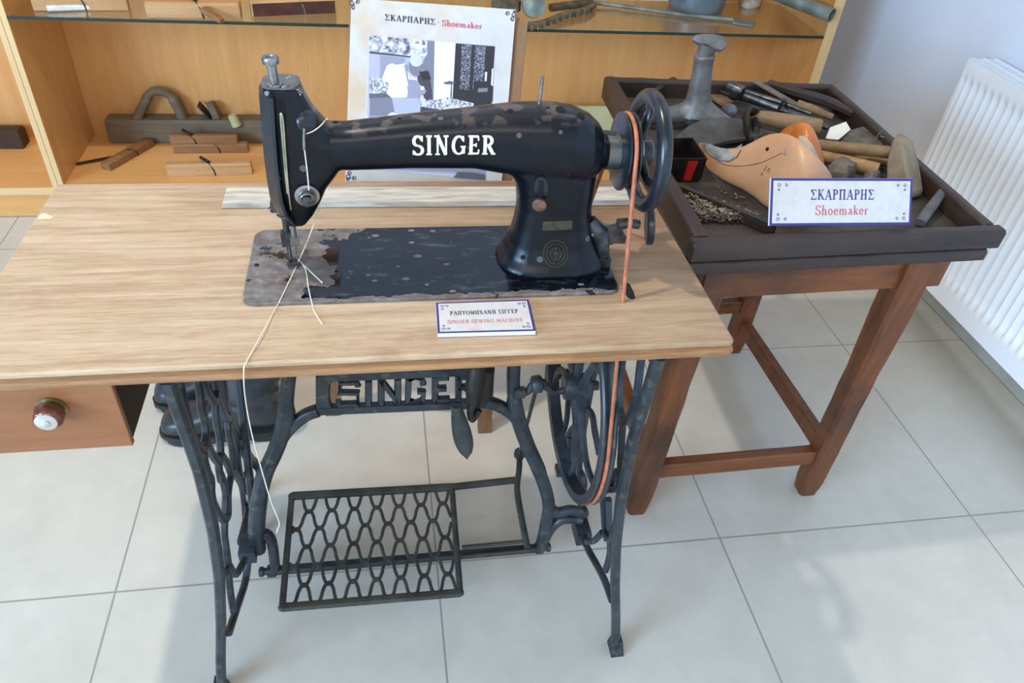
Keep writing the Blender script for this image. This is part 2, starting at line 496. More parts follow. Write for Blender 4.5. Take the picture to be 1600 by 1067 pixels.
t.p.inputs['Transmission Weight'].default_value = 1.0
t.col((0.90, 0.97, 0.94, 1))
GLASS = t.set(0.02)
GLASSE = plain('green_glass_edge', S(12, 44, 34), 0.4)

# ------------------------------------------------------------------ stroke lettering (serif capitals)
def glyphs():
    T, t = 0.17, 0.075
    def bow(cx, cy, rx, ry, a0, a1, w0=t, w1=T, n=10):
        out = []
        for i in range(n + 1):
            a = math.radians(a0 + (a1 - a0) * i / n)
            out.append((cx + rx * math.cos(a), cy + ry * math.sin(a), w0 + (w1 - w0) * abs(math.cos(a))))
        return out
    L = lambda *p, w=T: [(x, y, w) for x, y in p]
    def sf(x, y, h=0.17): return [(x - h, y, t), (x + h, y, t)]
    G = {}
    stem = lambda x: [L((x, 0), (x, 1)), sf(x, 0.035), sf(x, 0.965)]
    G['I'] = (0.42, stem(0.21))
    G['H'] = G['Η'] = (0.86, stem(0.2) + stem(0.66) + [L((0.2, 0.5), (0.66, 0.5), w=t)])
    G['Π'] = (0.86, stem(0.2) + stem(0.66) + [L((0.1, 0.95), (0.76, 0.95), w=t * 1.3)])
    G['Ρ'] = G['P'] = (0.7, stem(0.2) + [bow(0.32, 0.74, 0.26, 0.23, 90, -90) + [(0.2, 0.51, t)]])
    G['R'] = (0.82, stem(0.2) + [[(0.2, 0.96, t)] + bow(0.34, 0.74, 0.26, 0.22, 90, -90) + [(0.2, 0.52, t)], L((0.4, 0.52), (0.68, 0.05)), sf(0.72, 0.035, 0.12)])
    G['Α'] = G['A'] = (0.84, [L((0.12, 0), (0.42, 1), w=t), L((0.42, 1), (0.72, 0)), L((0.24, 0.34), (0.62, 0.34), w=t), sf(0.12, 0.035, 0.13), sf(0.72, 0.035, 0.15)])
    G['Κ'] = G['K'] = (0.82, stem(0.2) + [L((0.25, 0.42), (0.62, 0.96), w=t), L((0.36, 0.58), (0.7, 0.04)), sf(0.7, 0.035, 0.13), sf(0.63, 0.965, 0.13)])
    G['Σ'] = (0.78, [L((0.1, 0.96), (0.45, 0.5), w=T), L((0.45, 0.52), (0.1, 0.05), w=t), L((0.08, 0.95), (0.66, 0.95), w=t * 1.2), L((0.08, 0.05), (0.68, 0.05), w=t * 1.6), L((0.66, 0.98), (0.68, 0.76), w=t), L((0.68, 0.02), (0.72, 0.26), w=t)])
    G['Τ'] = G['T'] = (0.74, [L((0.37, 0), (0.37, 0.96)), L((0.05, 0.95), (0.69, 0.95), w=t * 1.3), L((0.06, 0.98), (0.04, 0.74), w=t), L((0.68, 0.98), (0.7, 0.74), w=t), sf(0.37, 0.035)])
    G['Ο'] = G['O'] = (0.88, [bow(0.44, 0.5, 0.34, 0.47, 0, 360, n=24)])
    G['Μ'] = G['M'] = (1.02, [L((0.16, 0), (0.2, 1), w=t), L((0.2, 1), (0.5, 0.08)), L((0.5, 0.08), (0.8, 1), w=t), L((0.8, 1), (0.84, 0)), sf(0.16, 0.035, 0.13), sf(0.84, 0.035, 0.15)])
    G['Χ'] = G['X'] = (0.8, [L((0.14, 1), (0.66, 0)), L((0.64, 1), (0.14, 0), w=t), sf(0.14, 0.035, 0.12), sf(0.66, 0.035, 0.14), sf(0.16, 0.965, 0.14), sf(0.64, 0.965, 0.12)])
    G['Ν'] = G['N'] = (0.92, [L((0.2, 0), (0.2, 1), w=t * 1.3), L((0.2, 1), (0.7, 0)), L((0.7, 0), (0.7, 1), w=t * 1.3), sf(0.2, 0.035, 0.14), sf(0.14, 0.965, 0.14), sf(0.7, 0.965, 0.15)])
    G['Ι'] = G['I']
    G['Γ'] = (0.7, stem(0.2) + [L((0.1, 0.95), (0.62, 0.95), w=t * 1.3), L((0.62, 0.98), (0.64, 0.74), w=t)])
    G['Ε'] = G['E'] = (0.74, stem(0.2) + [L((0.1, 0.95), (0.62, 0.95), w=t * 1.2), L((0.1, 0.05), (0.64, 0.05), w=t * 1.2), L((0.2, 0.52), (0.5, 0.52), w=t), L((0.62, 0.98), (0.64, 0.74), w=t), L((0.64, 0.02), (0.67, 0.28), w=t), L((0.5, 0.62), (0.5, 0.42), w=t)])
    G['S'] = (0.7, [bow(0.35, 0.735, 0.24, 0.225, 20, 270, t, T, 12) + bow(0.35, 0.265, 0.27, 0.235, 90, -160, t, T, 12)[1:], L((0.6, 0.98), (0.6, 0.72), w=t), L((0.08, 0.28), (0.08, 0.02), w=t)])
    G['G'] = (0.88, [bow(0.45, 0.5, 0.34, 0.46, 40, 320, n=18), L((0.72, 0.05), (0.72, 0.44)), sf(0.7, 0.44, 0.16), L((0.7, 0.98), (0.72, 0.7), w=t)])
    G['C'] = (0.8, [bow(0.45, 0.5, 0.34, 0.46, 40, 320, n=18), L((0.7, 0.98), (0.72, 0.7), w=t)])
    G['W'] = (1.08, [L((0.1, 1), (0.34, 0)), L((0.34, 0), (0.54, 0.9), w=t), L((0.54, 1), (0.76, 0)), L((0.76, 0), (0.98, 1), w=t), sf(0.1, 0.965, 0.12), sf(0.54, 0.965, 0.1), sf(0.98, 0.965, 0.12)])
    G['-'] = (0.5, [L((0.1, 0.36), (0.4, 0.36), w=t * 1.2)])
    G[' '] = (0.34, [])
    x = 0.62
    G['h'] = (0.68, [L((0.16, 0), (0.16, 1.04)), [(0.16, 0.42, t), (0.3, 0.6, t), (0.42, 0.6, T * 0.8), (0.5, 0.45, T)] + L((0.5, 0)), sf(0.16, 0.03, 0.13), sf(0.5, 0.03, 0.13)])
    G['o'] = (0.62, [bow(0.31, 0.31, 0.22, 0.3, 0, 360, n=18)])
    G['e'] = (0.58, [L((0.1, 0.34), (0.48, 0.34), w=t), bow(0.3, 0.31, 0.2, 0.3, 8, 330, n=16)])
    G['m'] = (1.02, [L((0.16, 0), (0.16, x)), [(0.16, 0.42, t), (0.28, 0.6, t), (0.4, 0.6, T * 0.8), (0.5, 0.45, T), (0.5, 0, T)], [(0.5, 0.42, t), (0.62, 0.6, t), (0.74, 0.6, T * 0.8), (0.84, 0.45, T), (0.84, 0, T)], sf(0.16, 0.03, 0.12), sf(0.5, 0.03, 0.12), sf(0.84, 0.03, 0.12)])
    G['a'] = (0.58, [[(0.1, 0.5, t), (0.2, 0.6, t), (0.32, 0.6, T * 0.8), (0.42, 0.46, T), (0.42, 0.08, T), (0.54, 0.03, t)], [(0.42, 0.36, t), (0.2, 0.28, T * 0.9), (0.1, 0.15, T * 0.9), (0.18, 0.03, t), (0.3, 0.04, t), (0.42, 0.16, t)]])
    G['k'] = (0.64, [L((0.16, 0), (0.16, 1.04)), L((0.18, 0.28), (0.46, 0.58), w=t), L((0.28, 0.38), (0.54, 0.03)), sf(0.16, 0.03, 0.12), sf(0.54, 0.03, 0.1), sf(0.46, 0.59, 0.1)])
    G['r'] = (0.5, [L((0.16, 0), (0.16, x)), [(0.16, 0.4, t), (0.28, 0.58, t), (0.42, 0.56, T * 0.9)], sf(0.16, 0.03, 0.13)])
    G['3'] = (0.6, [bow(0.28, 0.74, 0.2, 0.22, 140, -90, t, t, 10) + bow(0.28, 0.27, 0.22, 0.25, 90, -150, t, t, 10)])
    G['6'] = (0.6, [[(0.46, 0.95, t), (0.22, 0.8, t), (0.1, 0.4, t)], bow(0.3, 0.27, 0.2, 0.25, 0, 360, t, t, 16)])
    G['L'] = (0.7, stem(0.2) + [L((0.1, 0.05), (0.62, 0.05), w=t * 1.2), L((0.62, 0.02), (0.64, 0.28), w=t)])
    return G
GL = glyphs()

def lettering(mb, text, fn, h, squeeze=1.0, weight=1.0, centre=True, track=0.06, seg=None):
    """fn(x, y) -> world point; letters of height h laid from x=0 (or centred)"""
    total = sum(GL[c][0] * squeeze + track for c in text) * h
    x0 = -total / 2 if centre else 0.0
    for c in text:
        adv, strokes = GL[c]
        for st in strokes:
            P = [(p[0] * squeeze * h + x0, p[1] * h, p[2] * h * weight) for p in st]
            if seg:
                Q = [P[0]]
                for a, b in zip(P, P[1:]):
                    nn = max(1, int(math.hypot(b[0] - a[0], b[1] - a[1]) / seg))
                    Q += [tuple(a[q] + (b[q] - a[q]) * i / nn for q in range(3)) for i in range(1, nn + 1)]
                P = Q
            k = len(P); Lf = []; Rt = []
            for i in range(k):
                a, b = P[max(i - 1, 0)], P[min(i + 1, k - 1)]
                dx, dy = b[0] - a[0], b[1] - a[1]; d = math.hypot(dx, dy) or 1
                nx, ny = -dy / d * P[i][2] / 2, dx / d * P[i][2] / 2
                Lf.append((P[i][0] + nx, P[i][1] + ny)); Rt.append((P[i][0] - nx, P[i][1] - ny))
            for i in range(k - 1):
                q = [Rt[i], Rt[i + 1], Lf[i + 1], Lf[i]]
                mb.flat([fn(*p) for p in q])
        x0 += (adv * squeeze + track) * h
    return total
# ------------------------------------------------------------------ room
HT = 0.7393
struct(MB().box((-4.0, -3.2, -0.05), (1.843, 1.9, 0)).build('floor', FLOOR, smooth=0))
struct(MB().box((1.843, -3.2, -0.05), (1.93, 1.98, 2.75)).build('wall_right', WALL, smooth=0))
struct(MB().box((-4.0, 1.9, -0.05), (1.843, 1.98, 2.75)).build('wall_back', WALL, smooth=0))
struct(MB().box((1.832, -3.2, 0), (1.8425, 1.8895, 0.075)).build('baseboard_right', SKIRT, smooth=0, bevel=0.002))
struct(MB().box((1.61, 1.889, 0), (1.8425, 1.8995, 0.075)).build('baseboard_back', SKIRT, smooth=0, bevel=0.002))

# ------------------------------------------------------------------ display cabinets
def cabinet(label, x0, x1, xl, xr, top, zb0, zb1):
    c = thing('display_cabinet', label, 'cabinet', ((x0 + x1) / 2, 1.68, 0))
    yf, yb = 1.493, 1.862
    for a, b in ((x0, xl), (xr, x1)):
        p = MB().box((a, yf + 0.004, 0), (b, yb, top)).build('side_panel', CAB_V, c, 0)
        MB().box((a, yf, 0), (b, yf + 0.004, top)).build('edge_band', CAB_E, p, 0, 0.0008)
    MB().box((xl, yb - 0.01, zb1), (xr, yb - 0.001, top - 0.02)).build('back_panel', CAB_V, c, 0)
    b = MB().box((xl, yf + 0.004, zb0), (xr, yb - 0.001, zb1)).build('bottom_board', CAB_H, c, 0)
    MB().box((xl, yf, zb0), (xr, yf + 0.004, zb1)).build('edge_band', CAB_EH, b, 0)
    MB().box((xl, yf + 0.008, 0.003), (xr, yf + 0.024, zb0)).build('plinth', CAB_H, c, 0)
    MB().box((xl, yf, top - 0.02), (xr, yb - 0.001, top)).build('top_board', CAB_H, c, 0)
    return c
cabinet('wide beech display cabinet behind the sewing machine, holding the glass shelf', -0.8005, 1.600, -0.785, 1.567, 1.5, 0.085, 0.111)
cabinet('second beech cabinet at the left edge, beside the wide one', -1.9, -0.8015, -1.88, -0.817, 1.5, 0.081, 0.104)
g = MB().box((-0.7845, 1.495, 0.601), (1.5665, 1.835, 0.609)).build('glass_shelf', GLASS, None, 0)
tag(g, 'clear glass shelf with green front edge inside the beech cabinet', 'shelf')
MB().box((-0.7845, 1.493, 0.601), (1.5665, 1.4952, 0.609)).build('polished_edge', GLASSE, g, 0)['label'] = 'dark green polished glass edge'

# ------------------------------------------------------------------ radiator
rad = thing('radiator', 'white ribbed panel radiator on the right wall', 'radiator', (1.78, 0.35, 0.1))
ry0, ry1, rz0, rz1, rx = -0.35, 1.062, 0.105, 0.695, 1.744
pitch = 0.0285
def rp(u, v):
    y = ry0 + (ry1 - ry0) * u; z = rz0 + (rz1 + 0.002 - rz0) * v
    k = (ry1 - 0.012 - y) / pitch
    fr = abs((k % 1) - 0.5) * 2
    d = 0.5 - 0.5 * math.cos(PI * min(1, fr * 1.25))
    e = min(1, max(0, (z - 0.165) / 0.02)) * min(1, max(0, (0.652 - z) / 0.02))
    if y > ry1 - 0.014: d = 0; e = 0
    return (rx - 0.004 + 0.012 * d * e, y, z)
MB().grid(rp, 400, 40).build('front_panel', RADI, rad, 60, fix=False)
m = MB().box((rx + 0.0005, ry1 - 0.002, rz0), (1.825, ry1, rz1)).box((rx + 0.0005, ry0, rz0), (1.825, ry0 + 0.002, rz1)).box((1.823, ry0, rz0), (1.826, ry1, rz1 - 0.005))
m.build('side_cover', RADI, rad, 0)
m = MB()
for a, b in ((rx, rx + 0.01), (rx + 0.039, rx + 0.044), (1.817, 1.8255)):
    m.box((a, ry0, rz1 - 0.006), (b, ry1, rz1 + 0.002))
m.box((rx + 0.01, ry0, rz1 - 0.012), (1.817, ry1, rz1 - 0.008))
k = 0
y = ry1 - 0.006
while y > ry0 + 0.01:
    m.box((rx + 0.01, y - 0.0035, rz1 - 0.008), (1.817, y, rz1 - 0.0005)); y -= 0.008
m.build('top_grille', RADI, rad, 0)
for yy in (0.9, 0.3, -0.2):
    MB().box((1.826, yy - 0.02, 0.3), (1.8425, yy + 0.02, 0.5)).build('wall_bracket', RADI, rad, 0)

# ------------------------------------------------------------------ treadle table
tt = thing('treadle_table', 'sewing machine table with worn wooden top on a cast iron treadle stand', 'table', (0.15, 0.1, 0))
TX0, TX1, TY0, TY1 = -0.295, 0.596, -0.106, 0.316
prof = [(-0.003, 0.0), (0.0, -0.0022), (0.0, -0.006), (-0.0035, -0.0075), (-0.0035, -0.0095), (0.0015, -0.0125), (0.003, -0.017), (0.0015, -0.0215), (-0.004, -0.0245)]
m = MB(); secs = []
for off, dz in prof:
    secs.append([V((x, y, HT + dz)) for x, y in rrect((TX0 + TX1) / 2, (TY0 + TY1) / 2, TX1 - TX0 + 2 * off, TY1 - TY0 + 2 * off, 0.008 + off)])
n = len(secs[0])
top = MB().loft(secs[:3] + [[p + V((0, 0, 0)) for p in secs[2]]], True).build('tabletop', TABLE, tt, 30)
MB().loft(secs[2:], True).build('moulded_edge', TEDGE, top, 30)
# chipped bare patch on the left edge and pale scrapes
def decal(mb, pts, dz, ground):
    P = [px(u, v, z=ground + dz) for u, v in pts]
    mb.flat(P)
m = MB(); decal(m, [(58, 343), (64, 334), (70, 333), (77, 336), (84, 339), (78, 342), (70, 342)], 0.0004, HT)
m.build('chipped_edge', CHIP, top, 0)['label'] = 'bare pale chip in the veneer'
m = MB(); s0 = [px(u, v, z=HT + 0.0004) for u, v in [(972, 444), (978, 441), (984, 444), (990, 456), (993, 465), (988, 468), (981, 465), (975, 455)]]
m.flat(s0); m.build('belt_hole', HOLE, top, 0)
# drawer under the left end
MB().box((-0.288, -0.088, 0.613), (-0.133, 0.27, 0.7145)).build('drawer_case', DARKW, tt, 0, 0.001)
dr = MB().box((-0.291, -0.097, 0.610), (-0.1315, -0.0885, 0.7145)).build('drawer', DRAW, tt, 0, 0.0015)
kp = px(74, 655, y=-0.115)
kc = (kp.x, -0.097, kp.z)
MB().lathe([(0.0, 0), (0.0165, 0.0), (0.0165, 0.003), (0.012, 0.004)], kc, (0, -1, 0), 24).build('knob_plate', BRASSY, dr)
kb = MB()
secs = []
for r, h in [(0.006, 0.003), (0.0135, 0.005), (0.0158, 0.010), (0.0155, 0.015), (0.0128, 0.021), (0.0105, 0.0225)]:
    secs.append([(kc[0] + r * (1 + 0.06 * math.cos(i / 32 * 2 * PI * 8)) * math.cos(2 * PI * i / 32), kc[1] - h, kc[2] + r * (1 + 0.06 * math.cos(i / 32 * 2 * PI * 8)) * math.sin(2 * PI * i / 32)) for i in range(32)])
kb.loft(secs).build('knob', KNOB, dr, 50)
MB().lathe([(0.0115, 0.0215), (0.0115, 0.0235), (0.009, 0.0245), (0.0045, 0.0248), (0.0045, 0.0265), (0.002, 0.028), (0.0, 0.028)], kc, (0, -1, 0), 20).build('knob_rosette', plain('silver_rosette', S(205, 205, 200), 0.3, 0.6), dr, 40)['label'] = 'silver metal rosette on the knob'

# side frames of the stand; outer half width of the stand at a height
WID = [(0.0, 0.352), (0.1, 0.338), (0.19, 0.323), (0.32, 0.304), (0.43, 0.294), (0.55, 0.289), (0.715, 0.293)]
XC = 0.2165
def onf(u, v, side):
    """photo pixel on the flared sheet of one side frame"""
    x = XC + side * 0.30; d = ray(u, v)
    for _ in range(25):
        t = (x - CAM.x) / d.x; p = CAM + d * t
        xn = XC + side * interp(WID, p.z); x = 0.5 * (x + xn)
    if p.y > 0.10:      # keep the rear half of the casting inside its real depth
        return px(u, v, y=0.10 + 0.17 * (1 - math.exp(-(p.y - 0.10) / 0.17)))
    return V((XC + side * (interp(WID, p.z) - 0.005), p.y, p.z))
def zoomed(ox, oy, s, pts): return [(ox + a / s, oy + b / s) for a, b in pts]
ZA = lambda *p: zoomed(260, 590, 6.669, p)
ZB = lambda *p: zoomed(280, 720, 5.925, p)
ZC = lambda *p: zoomed(240, 780, 3.717, p)
ZD = lambda *p: zoomed(840, 560, 5.335, p)
ZE = lambda *p: zoomed(850, 700, 5.925, p)
ZF = lambda *p: zoomed(860, 740, 3.263, p)
def main_bar(y_of_z, side, r, z1=0.715):
    zs = [0.012 + (z1 - 0.012) * i / 22 for i in range(23)]
    return [V((XC + side * (interp(WID, z) - 0.005), interp(y_of_z, z), z)) for z in zs]
FRONT = [(0.0, -0.102), (0.05, -0.1), (0.2, -0.092), (0.45, -0.0905), (0.6, -0.093), (0.72, -0.098)]
def RIM(pts, side):
    P = [onf(u, v, side) for u, v in pts]
    lim = 603 if side < 0 else 576
    if pts[0][1] < lim: P = [V((P[0].x, P[0].y, 0.706))] + P
    if pts[-1][1] < lim: P = P + [V((P[-1].x, P[-1].y, 0.706))]
    return smooth_path(P, 5)
left_lat = [
    ZA((90, 60), (150, 330), (205, 540), (250, 660), (315, 752), (352, 740)),
    ZA((292, 60), (320, 300), (360, 460), (370, 600), (350, 735), (350, 850), (390, 1000), (425, 1075)) + ZB((262, 300), (278, 395)),
    ZA((345, 60), (400, 185), (460, 258), (483, 180), (475, 60)),
    ZA((468, 255), (482, 450), (520, 630), (526, 790), (510, 865), (510, 950), (530, 1067)) + ZB((350, 130), (395, 290), (392, 500), (390, 700), (420, 900), (440, 1040)),
    ZA((490, 215), (560, 380), (605, 432), (632, 370)),
    ZA((605, 440), (612, 560), (645, 720), (662, 900), (672, 975)),
    ZA((380, 690), (440, 810), (500, 872), (540, 830)),
    ZA((535, 815), (600, 905), (640, 1000), (672, 975)),
    ZA((690, 560), (735, 740), (770, 1000)) + ZB((590, 130)),
    ZA((770, 720), (850, 900), (872, 1060)),
    ZB((272, 385), (335, 505), (385, 545), (420, 500), (420, 320), (440, 180), (470, 120), (520, 130), (575, 230), (600, 400), (612, 600), (612, 780)),
    ZB((585, 155), (620, 262), (660, 290), (700, 200), (745, 125)),
]
left_rear = ZA((545, 40), (625, 330), (745, 600), (865, 830), (960, 930), (975, 1010)) + ZB((700, 330), (680, 560), (640, 760))
right_lat = [
    ZD((895, 10), (870, 200), (845, 350), (790, 490), (735, 535), (690, 510), (650, 520)),
    ZD((735, 10), (715, 250), (715, 400), (735, 520), (730, 640), (720, 850), (700, 1067)) + ZE((580, 400), (580, 600), (590, 760), (610, 850)),
    ZD((660, 10), (625, 170), (590, 330), (590, 520)),
    ZD((90, 60), (95, 250), (120, 420), (190, 635), (240, 520), (260, 330), (300, 230), (290, 60)),
    ZD((360, 60), (335, 200), (300, 300), (310, 500), (350, 760), (350, 1000)),
    ZD((170, 60), (240, 110), (290, 230), (370, 390), (450, 460), (500, 600), (540, 800)),
    ZD((200, 770), (280, 600), (380, 520)), ZD((265, 650), (270, 900), (330, 830)),
    ZE((700, 215), (640, 330), (590, 375)),
]
right_rear = ZD((485, 10), (420, 330), (370, 620), (340, 900)) + ZE((360, 300), (350, 440), (360, 640))
low = {-1: [[(388, 868, .085), (384, 905, .05), (374, 938, .0), (366, 962, -.045), (357, 990, -.088)],
            [(352, 850, -.02), (357, 895, -.03), (360, 925, -.04), (365, 955, -.05)],
            [(340, 872, -.08), (349, 898, -.06), (358, 886, -.03)], [(358, 884, -.02), (369, 897, .0), (382, 874, .05)]],
       1: [[(912, 830, .085), (916, 852, .05), (931, 880, .0), (944, 905, -.045), (957, 940, -.088)],
           [(951, 780, -.02), (952, 830, -.03), (953, 865, -.04), (946, 892, -.05)],
           [(963, 820, -.08), (954, 843, -.06), (945, 833, -.03)], [(917, 846, .02), (928, 845, .0), (942, 831, -.02)]]}
for side, lat, rear in ((-1, left_lat, left_rear), (1, right_lat, right_rear)):
    m = MB()
    m.tube(main_bar(FRONT, side, 0.0085), [0.0095] * 22 + [0.0105], 8, squash=(1.0, 0.8), up=(1, 0, 0), power=3.2)
    fx = XC + side * 0.347
    m.hexa([(fx - 0.012, -0.118, 0), (fx + 0.012, -0.118, 0), (fx + 0.012, -0.086, 0), (fx - 0.012, -0.086, 0),
            (fx - 0.008, -0.110, 0.034), (fx + 0.007, -0.110, 0.034), (fx + 0.007, -0.088, 0.034), (fx - 0.008, -0.088, 0.034)])
    for pts in lat:
        m.tube(RIM(pts, side), 0.0061, 7, squash=(1.0, 0.85), up=(1, 0, 0), power=3)
    for pts in low[side]:
        m.tube(smooth_path([px(u, v, y=y) for u, v, y in pts], 5), 0.0062, 8, squash=(1.0, 0.85), power=3)
    rb = RIM(rear, side)
    m.tube(rb, [0.0075 + 0.004 * i / len(rb) for i in range(len(rb))], 8, squash=(1.0, 0.8), up=(1, 0, 0), power=3)
    # rear leg from the waist to the rear foot, and the upright of the rear edge
    wz = V((XC + side * 0.318, 0.10, 0.14))
    foot = V((XC + side * 0.330, 0.325, 0.006))
    m.tube(smooth_path([wz, V((XC + side * 0.318, 0.17, 0.12)), V((XC + side * 0.322, 0.25, 0.085)), V((XC + side * 0.328, 0.305, 0.04)), foot], 5), 0.0085, 8, squash=(1, .8), up=(1, 0, 0), power=3)
    m.box((foot.x - 0.011, foot.y - 0.014, 0), (foot.x + 0.011, foot.y + 0.014, 0.014))
    m.tube([V((XC + side * 0.288, y, z)) for y, z in ((0.30, 0.715), (0.27, 0.6), (0.22, 0.47), (0.16, 0.34), (0.115, 0.22))], 0.0085, 8, squash=(1, .8), up=(1, 0, 0), power=3)
    # top rail under the tabletop and waist bracket
    m.box((XC + side * 0.288 - 0.011, -0.1, 0.7045), (XC + side * 0.288 + 0.011, 0.305, 0.7145))
    u, v = (388, 862) if side < 0 else (910, 835)
    bc = px(u, v, y=0.085)
    m.box((bc.x - 0.014, 0.07, bc.z - 0.014), (bc.x + 0.014, 0.115, bc.z + 0.016))
    m.build('side_frame', IRON, tt, 45)

# centre brace with the cast letters
YB = 0.10
bp = lambda pts: smooth_path([px(u, v, y=YB) for u, v in pts], 6)
m = MB()
def rib(pts, r, dep=1.0): m.tube(bp(pts), r, 8, squash=(dep, 1.0), up=None, power=3)
m.tube(bp([(455, 560), (449, 610), (446, 655), (432, 700), (415, 738), (405, 780), (401, 830), (403, 858)]), [0.011] * 10 + [0.0135] * 20 + [0.0145] * 13, 10, power=2.6)
m.tube(bp([(497, 641), (475, 650), (450, 672), (428, 705)]), 0.010, 10, power=2.6)
m.tube(bp([(404, 838), (414, 834), (424, 845), (428, 868), (430, 890)]), 0.0095, 10, power=2.6)
e_ = px(455, 560, y=YB); m.tube(smooth_path([e_, e_ + V((-0.01, 0, 0.06)), V((-0.045, YB, 0.67)), V((-0.062, YB, 0.705))], 4), 0.011, 10, power=2.6)
m.build('brace_arm', IRON, tt, 45)
m = MB()
e_ = px(804, 550, y=YB); m.tube(smooth_path([e_, e_ + V((0.01, 0, 0.06)), V((0.475, YB, 0.67)), V((0.495, YB, 0.705))], 4), 0.011, 10, power=2.6)
m.tube(bp([(804, 550), (802, 600), (806, 640), (822, 690), (842, 735), (857, 785), (852, 825), (845, 855)]), [0.011] * 10 + [0.013] * 15 + [0.012] * 18, 10, power=2.6)
m.tube(bp([(758, 627), (780, 634), (803, 650), (820, 680)]), 0.010, 10, power=2.6)
m.tube(bp([(857, 790), (870, 800), (890, 797), (908, 800)]), 0.0095, 10, power=2.6)
m.tube(bp([(848, 850), (860, 826), (880, 811), (908, 812)]), 0.0095, 10, power=2.6)
m.build('brace_arm', IRON, tt, 45)
m = MB()
def pl(a, b, w, d=0.012):
    A, B = px(*a, y=YB), px(*b, y=YB); m.bar(A, B, d, w, up=(B - A).cross(V((0, 1, 0))).normalized())
pl((498, 588), (762, 577), 0.014); pl((498, 640), (766, 629), 0.014)
pl((503, 586), (503, 645), 0.018, 0.0108); pl((757, 576), (757, 633), 0.016, 0.0108)
m.tube(bp([(515, 592), (511, 600), (511, 625), (516, 636)]), 0.006, 8)
br = m.build('name_plate', IRON, tt, 45)
# letters S I N G E R, upright block capitals between the two rails
def lq(x, y):   # 0..1 along the word, 0..1 up
    u = 527 + 208 * x
    return (u, (634 - 11 * x) - 38 * y + 0.0)
word = [
    [[(0.155, .80), (0.15, .95), (0.02, .95), (0.015, .56), (0.155, .5), (0.155, .06), (0.015, .06), (0.01, .2)]],
    [[(0.235, 0), (0.235, 1)]],
    [[(0.33, 0), (0.33, 1)], [(0.33, .98), (0.455, .04)], [(0.455, 0), (0.455, 1)]],
    [[(0.645, .72), (0.64, .95), (0.535, .95), (0.53, .06), (0.645, .06), (0.645, .42), (0.6, .42)]],
    [[(0.735, 0), (0.735, 1)], [(0.735, .95), (0.84, .95)], [(0.735, .5), (0.82, .5)], [(0.735, .05), (0.845, .05)]],
    [[(0.91, 0), (0.91, 1)], [(0.91, .95), (1.0, .92), (1.02, .72), (1.0, .52), (0.91, .5)], [(0.96, .5), (1.03, .02)]],
]
m = MB()
for st in word:
    for s_ in st:
        m.tube([px(*lq(x, y), y=YB) for x, y in s_], 0.0056, 6, squash=(1, 1.0), power=3)
m.build('cast_lettering', IRON, br, 45)

# bottom bar, pedal, pitman rod
PZ = 0.055
l0, r0 = px(424, 892, y=YB), px(843, 856, y=YB)
m = MB().tube([l0, r0], 0.0085, 10, power=3)
m.build('pedal_bar', IRON, tt, 45)
for e, dx in ((l0, -1), (r0, 1)):
    MB().lathe([(0.012, -0.008), (0.012, 0.006), (0.007, 0.008), (0.007, 0.013), (0.0095, 0.014), (0.0095, 0.021), (0.005, 0.023)], e, (dx, 0, 0.0), 14).build('pivot_bolt', IRON, tt, 40)
pd = thing  # (pedal is a part of the stand)
zp = 0.088
c00, c10, c11, c01 = (px(441, 949, z=zp), px(719, 926, z=zp), px(706, 761, z=zp), px(456, 775, z=zp))
def pq(u, v): return c00 * (1 - u) * (1 - v) + c10 * u * (1 - v) + c11 * u * v + c01 * (1 - u) * v
m = MB()
fr = [pq(0, 0), pq(1, 0), pq(1, 1), pq(0, 1)]
for a, b, w_ in ((0, 1, .0075), (1, 2, .006), (2, 3, .0085), (3, 0, .006)):
    m.tube([fr[a], fr[b]], w_, 8, squash=(1.0, 0.75), up=(0, 0, 1), power=3)
for p in fr: m.ball(p, 0.0075, (1, 1, 0.75))
pn = m.build('pedal', IRONP, tt, 45)
m = MB(); NR, NP = 6, 7
for k in range(NR):
    pts = []
    for i in range(NP * 18 + 1):
        u = i / (NP * 18)
        cw = math.cos(2 * PI * (u * NP + (0.5 if k % 2 else 0.0) + 0.33))
        vv = (k + 0.5) / NR + (0.55 / NR) * math.copysign(abs(cw) ** 0.72, cw)
        pts.append(pq(0.02 + 0.96 * u, min(max(vv, 0.02), 0.98)))
    m.tube(pts, 0.0034, 6, squash=(1, 0.9), up=(0, 0, 1))
m.build('pedal_grid', IRONP, pn, 60)
m = MB()
e0 = px(805, 750, z=zp)
m.tube([pq(0.98, 1), e0], 0.0075, 8, squash=(1, .75), up=(0, 0, 1), power=3)
eye = px(812, 709, z=zp + 0.012)
m.tube(smooth_path([px(824, 856, z=0.066), px(815, 810, z=zp - 0.006), px(808, 765, z=zp), px(811, 735, z=zp + 0.008), eye], 6), 0.0065, 8, squash=(1, .8), up=(0, 0, 1), power=3)
m.lathe([(0.004, -0.006), (0.0125, -0.006), (0.0125, 0.006), (0.004, 0.006)], eye, (0, -0.35, 0.94), 18)
for dv in (-7, 8):
    m.tube([px(722, 862 + dv, z=0.066), px(826, 852 + dv, z=0.066)], 0.0042, 8)
m.build('pedal_arm', IRONP, pn, 45)
FX, FY, FZ, FR = 0.470, 0.09, 0.49, 0.188
ck = px(838, 606, y=0.09)
m = MB().tube([eye + V((0, 0, 0.004)), V((ck.x, 0.09, ck.z))], 0.0036, 8)
m.ball(eye + V((0, 0, 0.006)), 0.007)
m.build('pitman_rod', IRON, tt, 60)
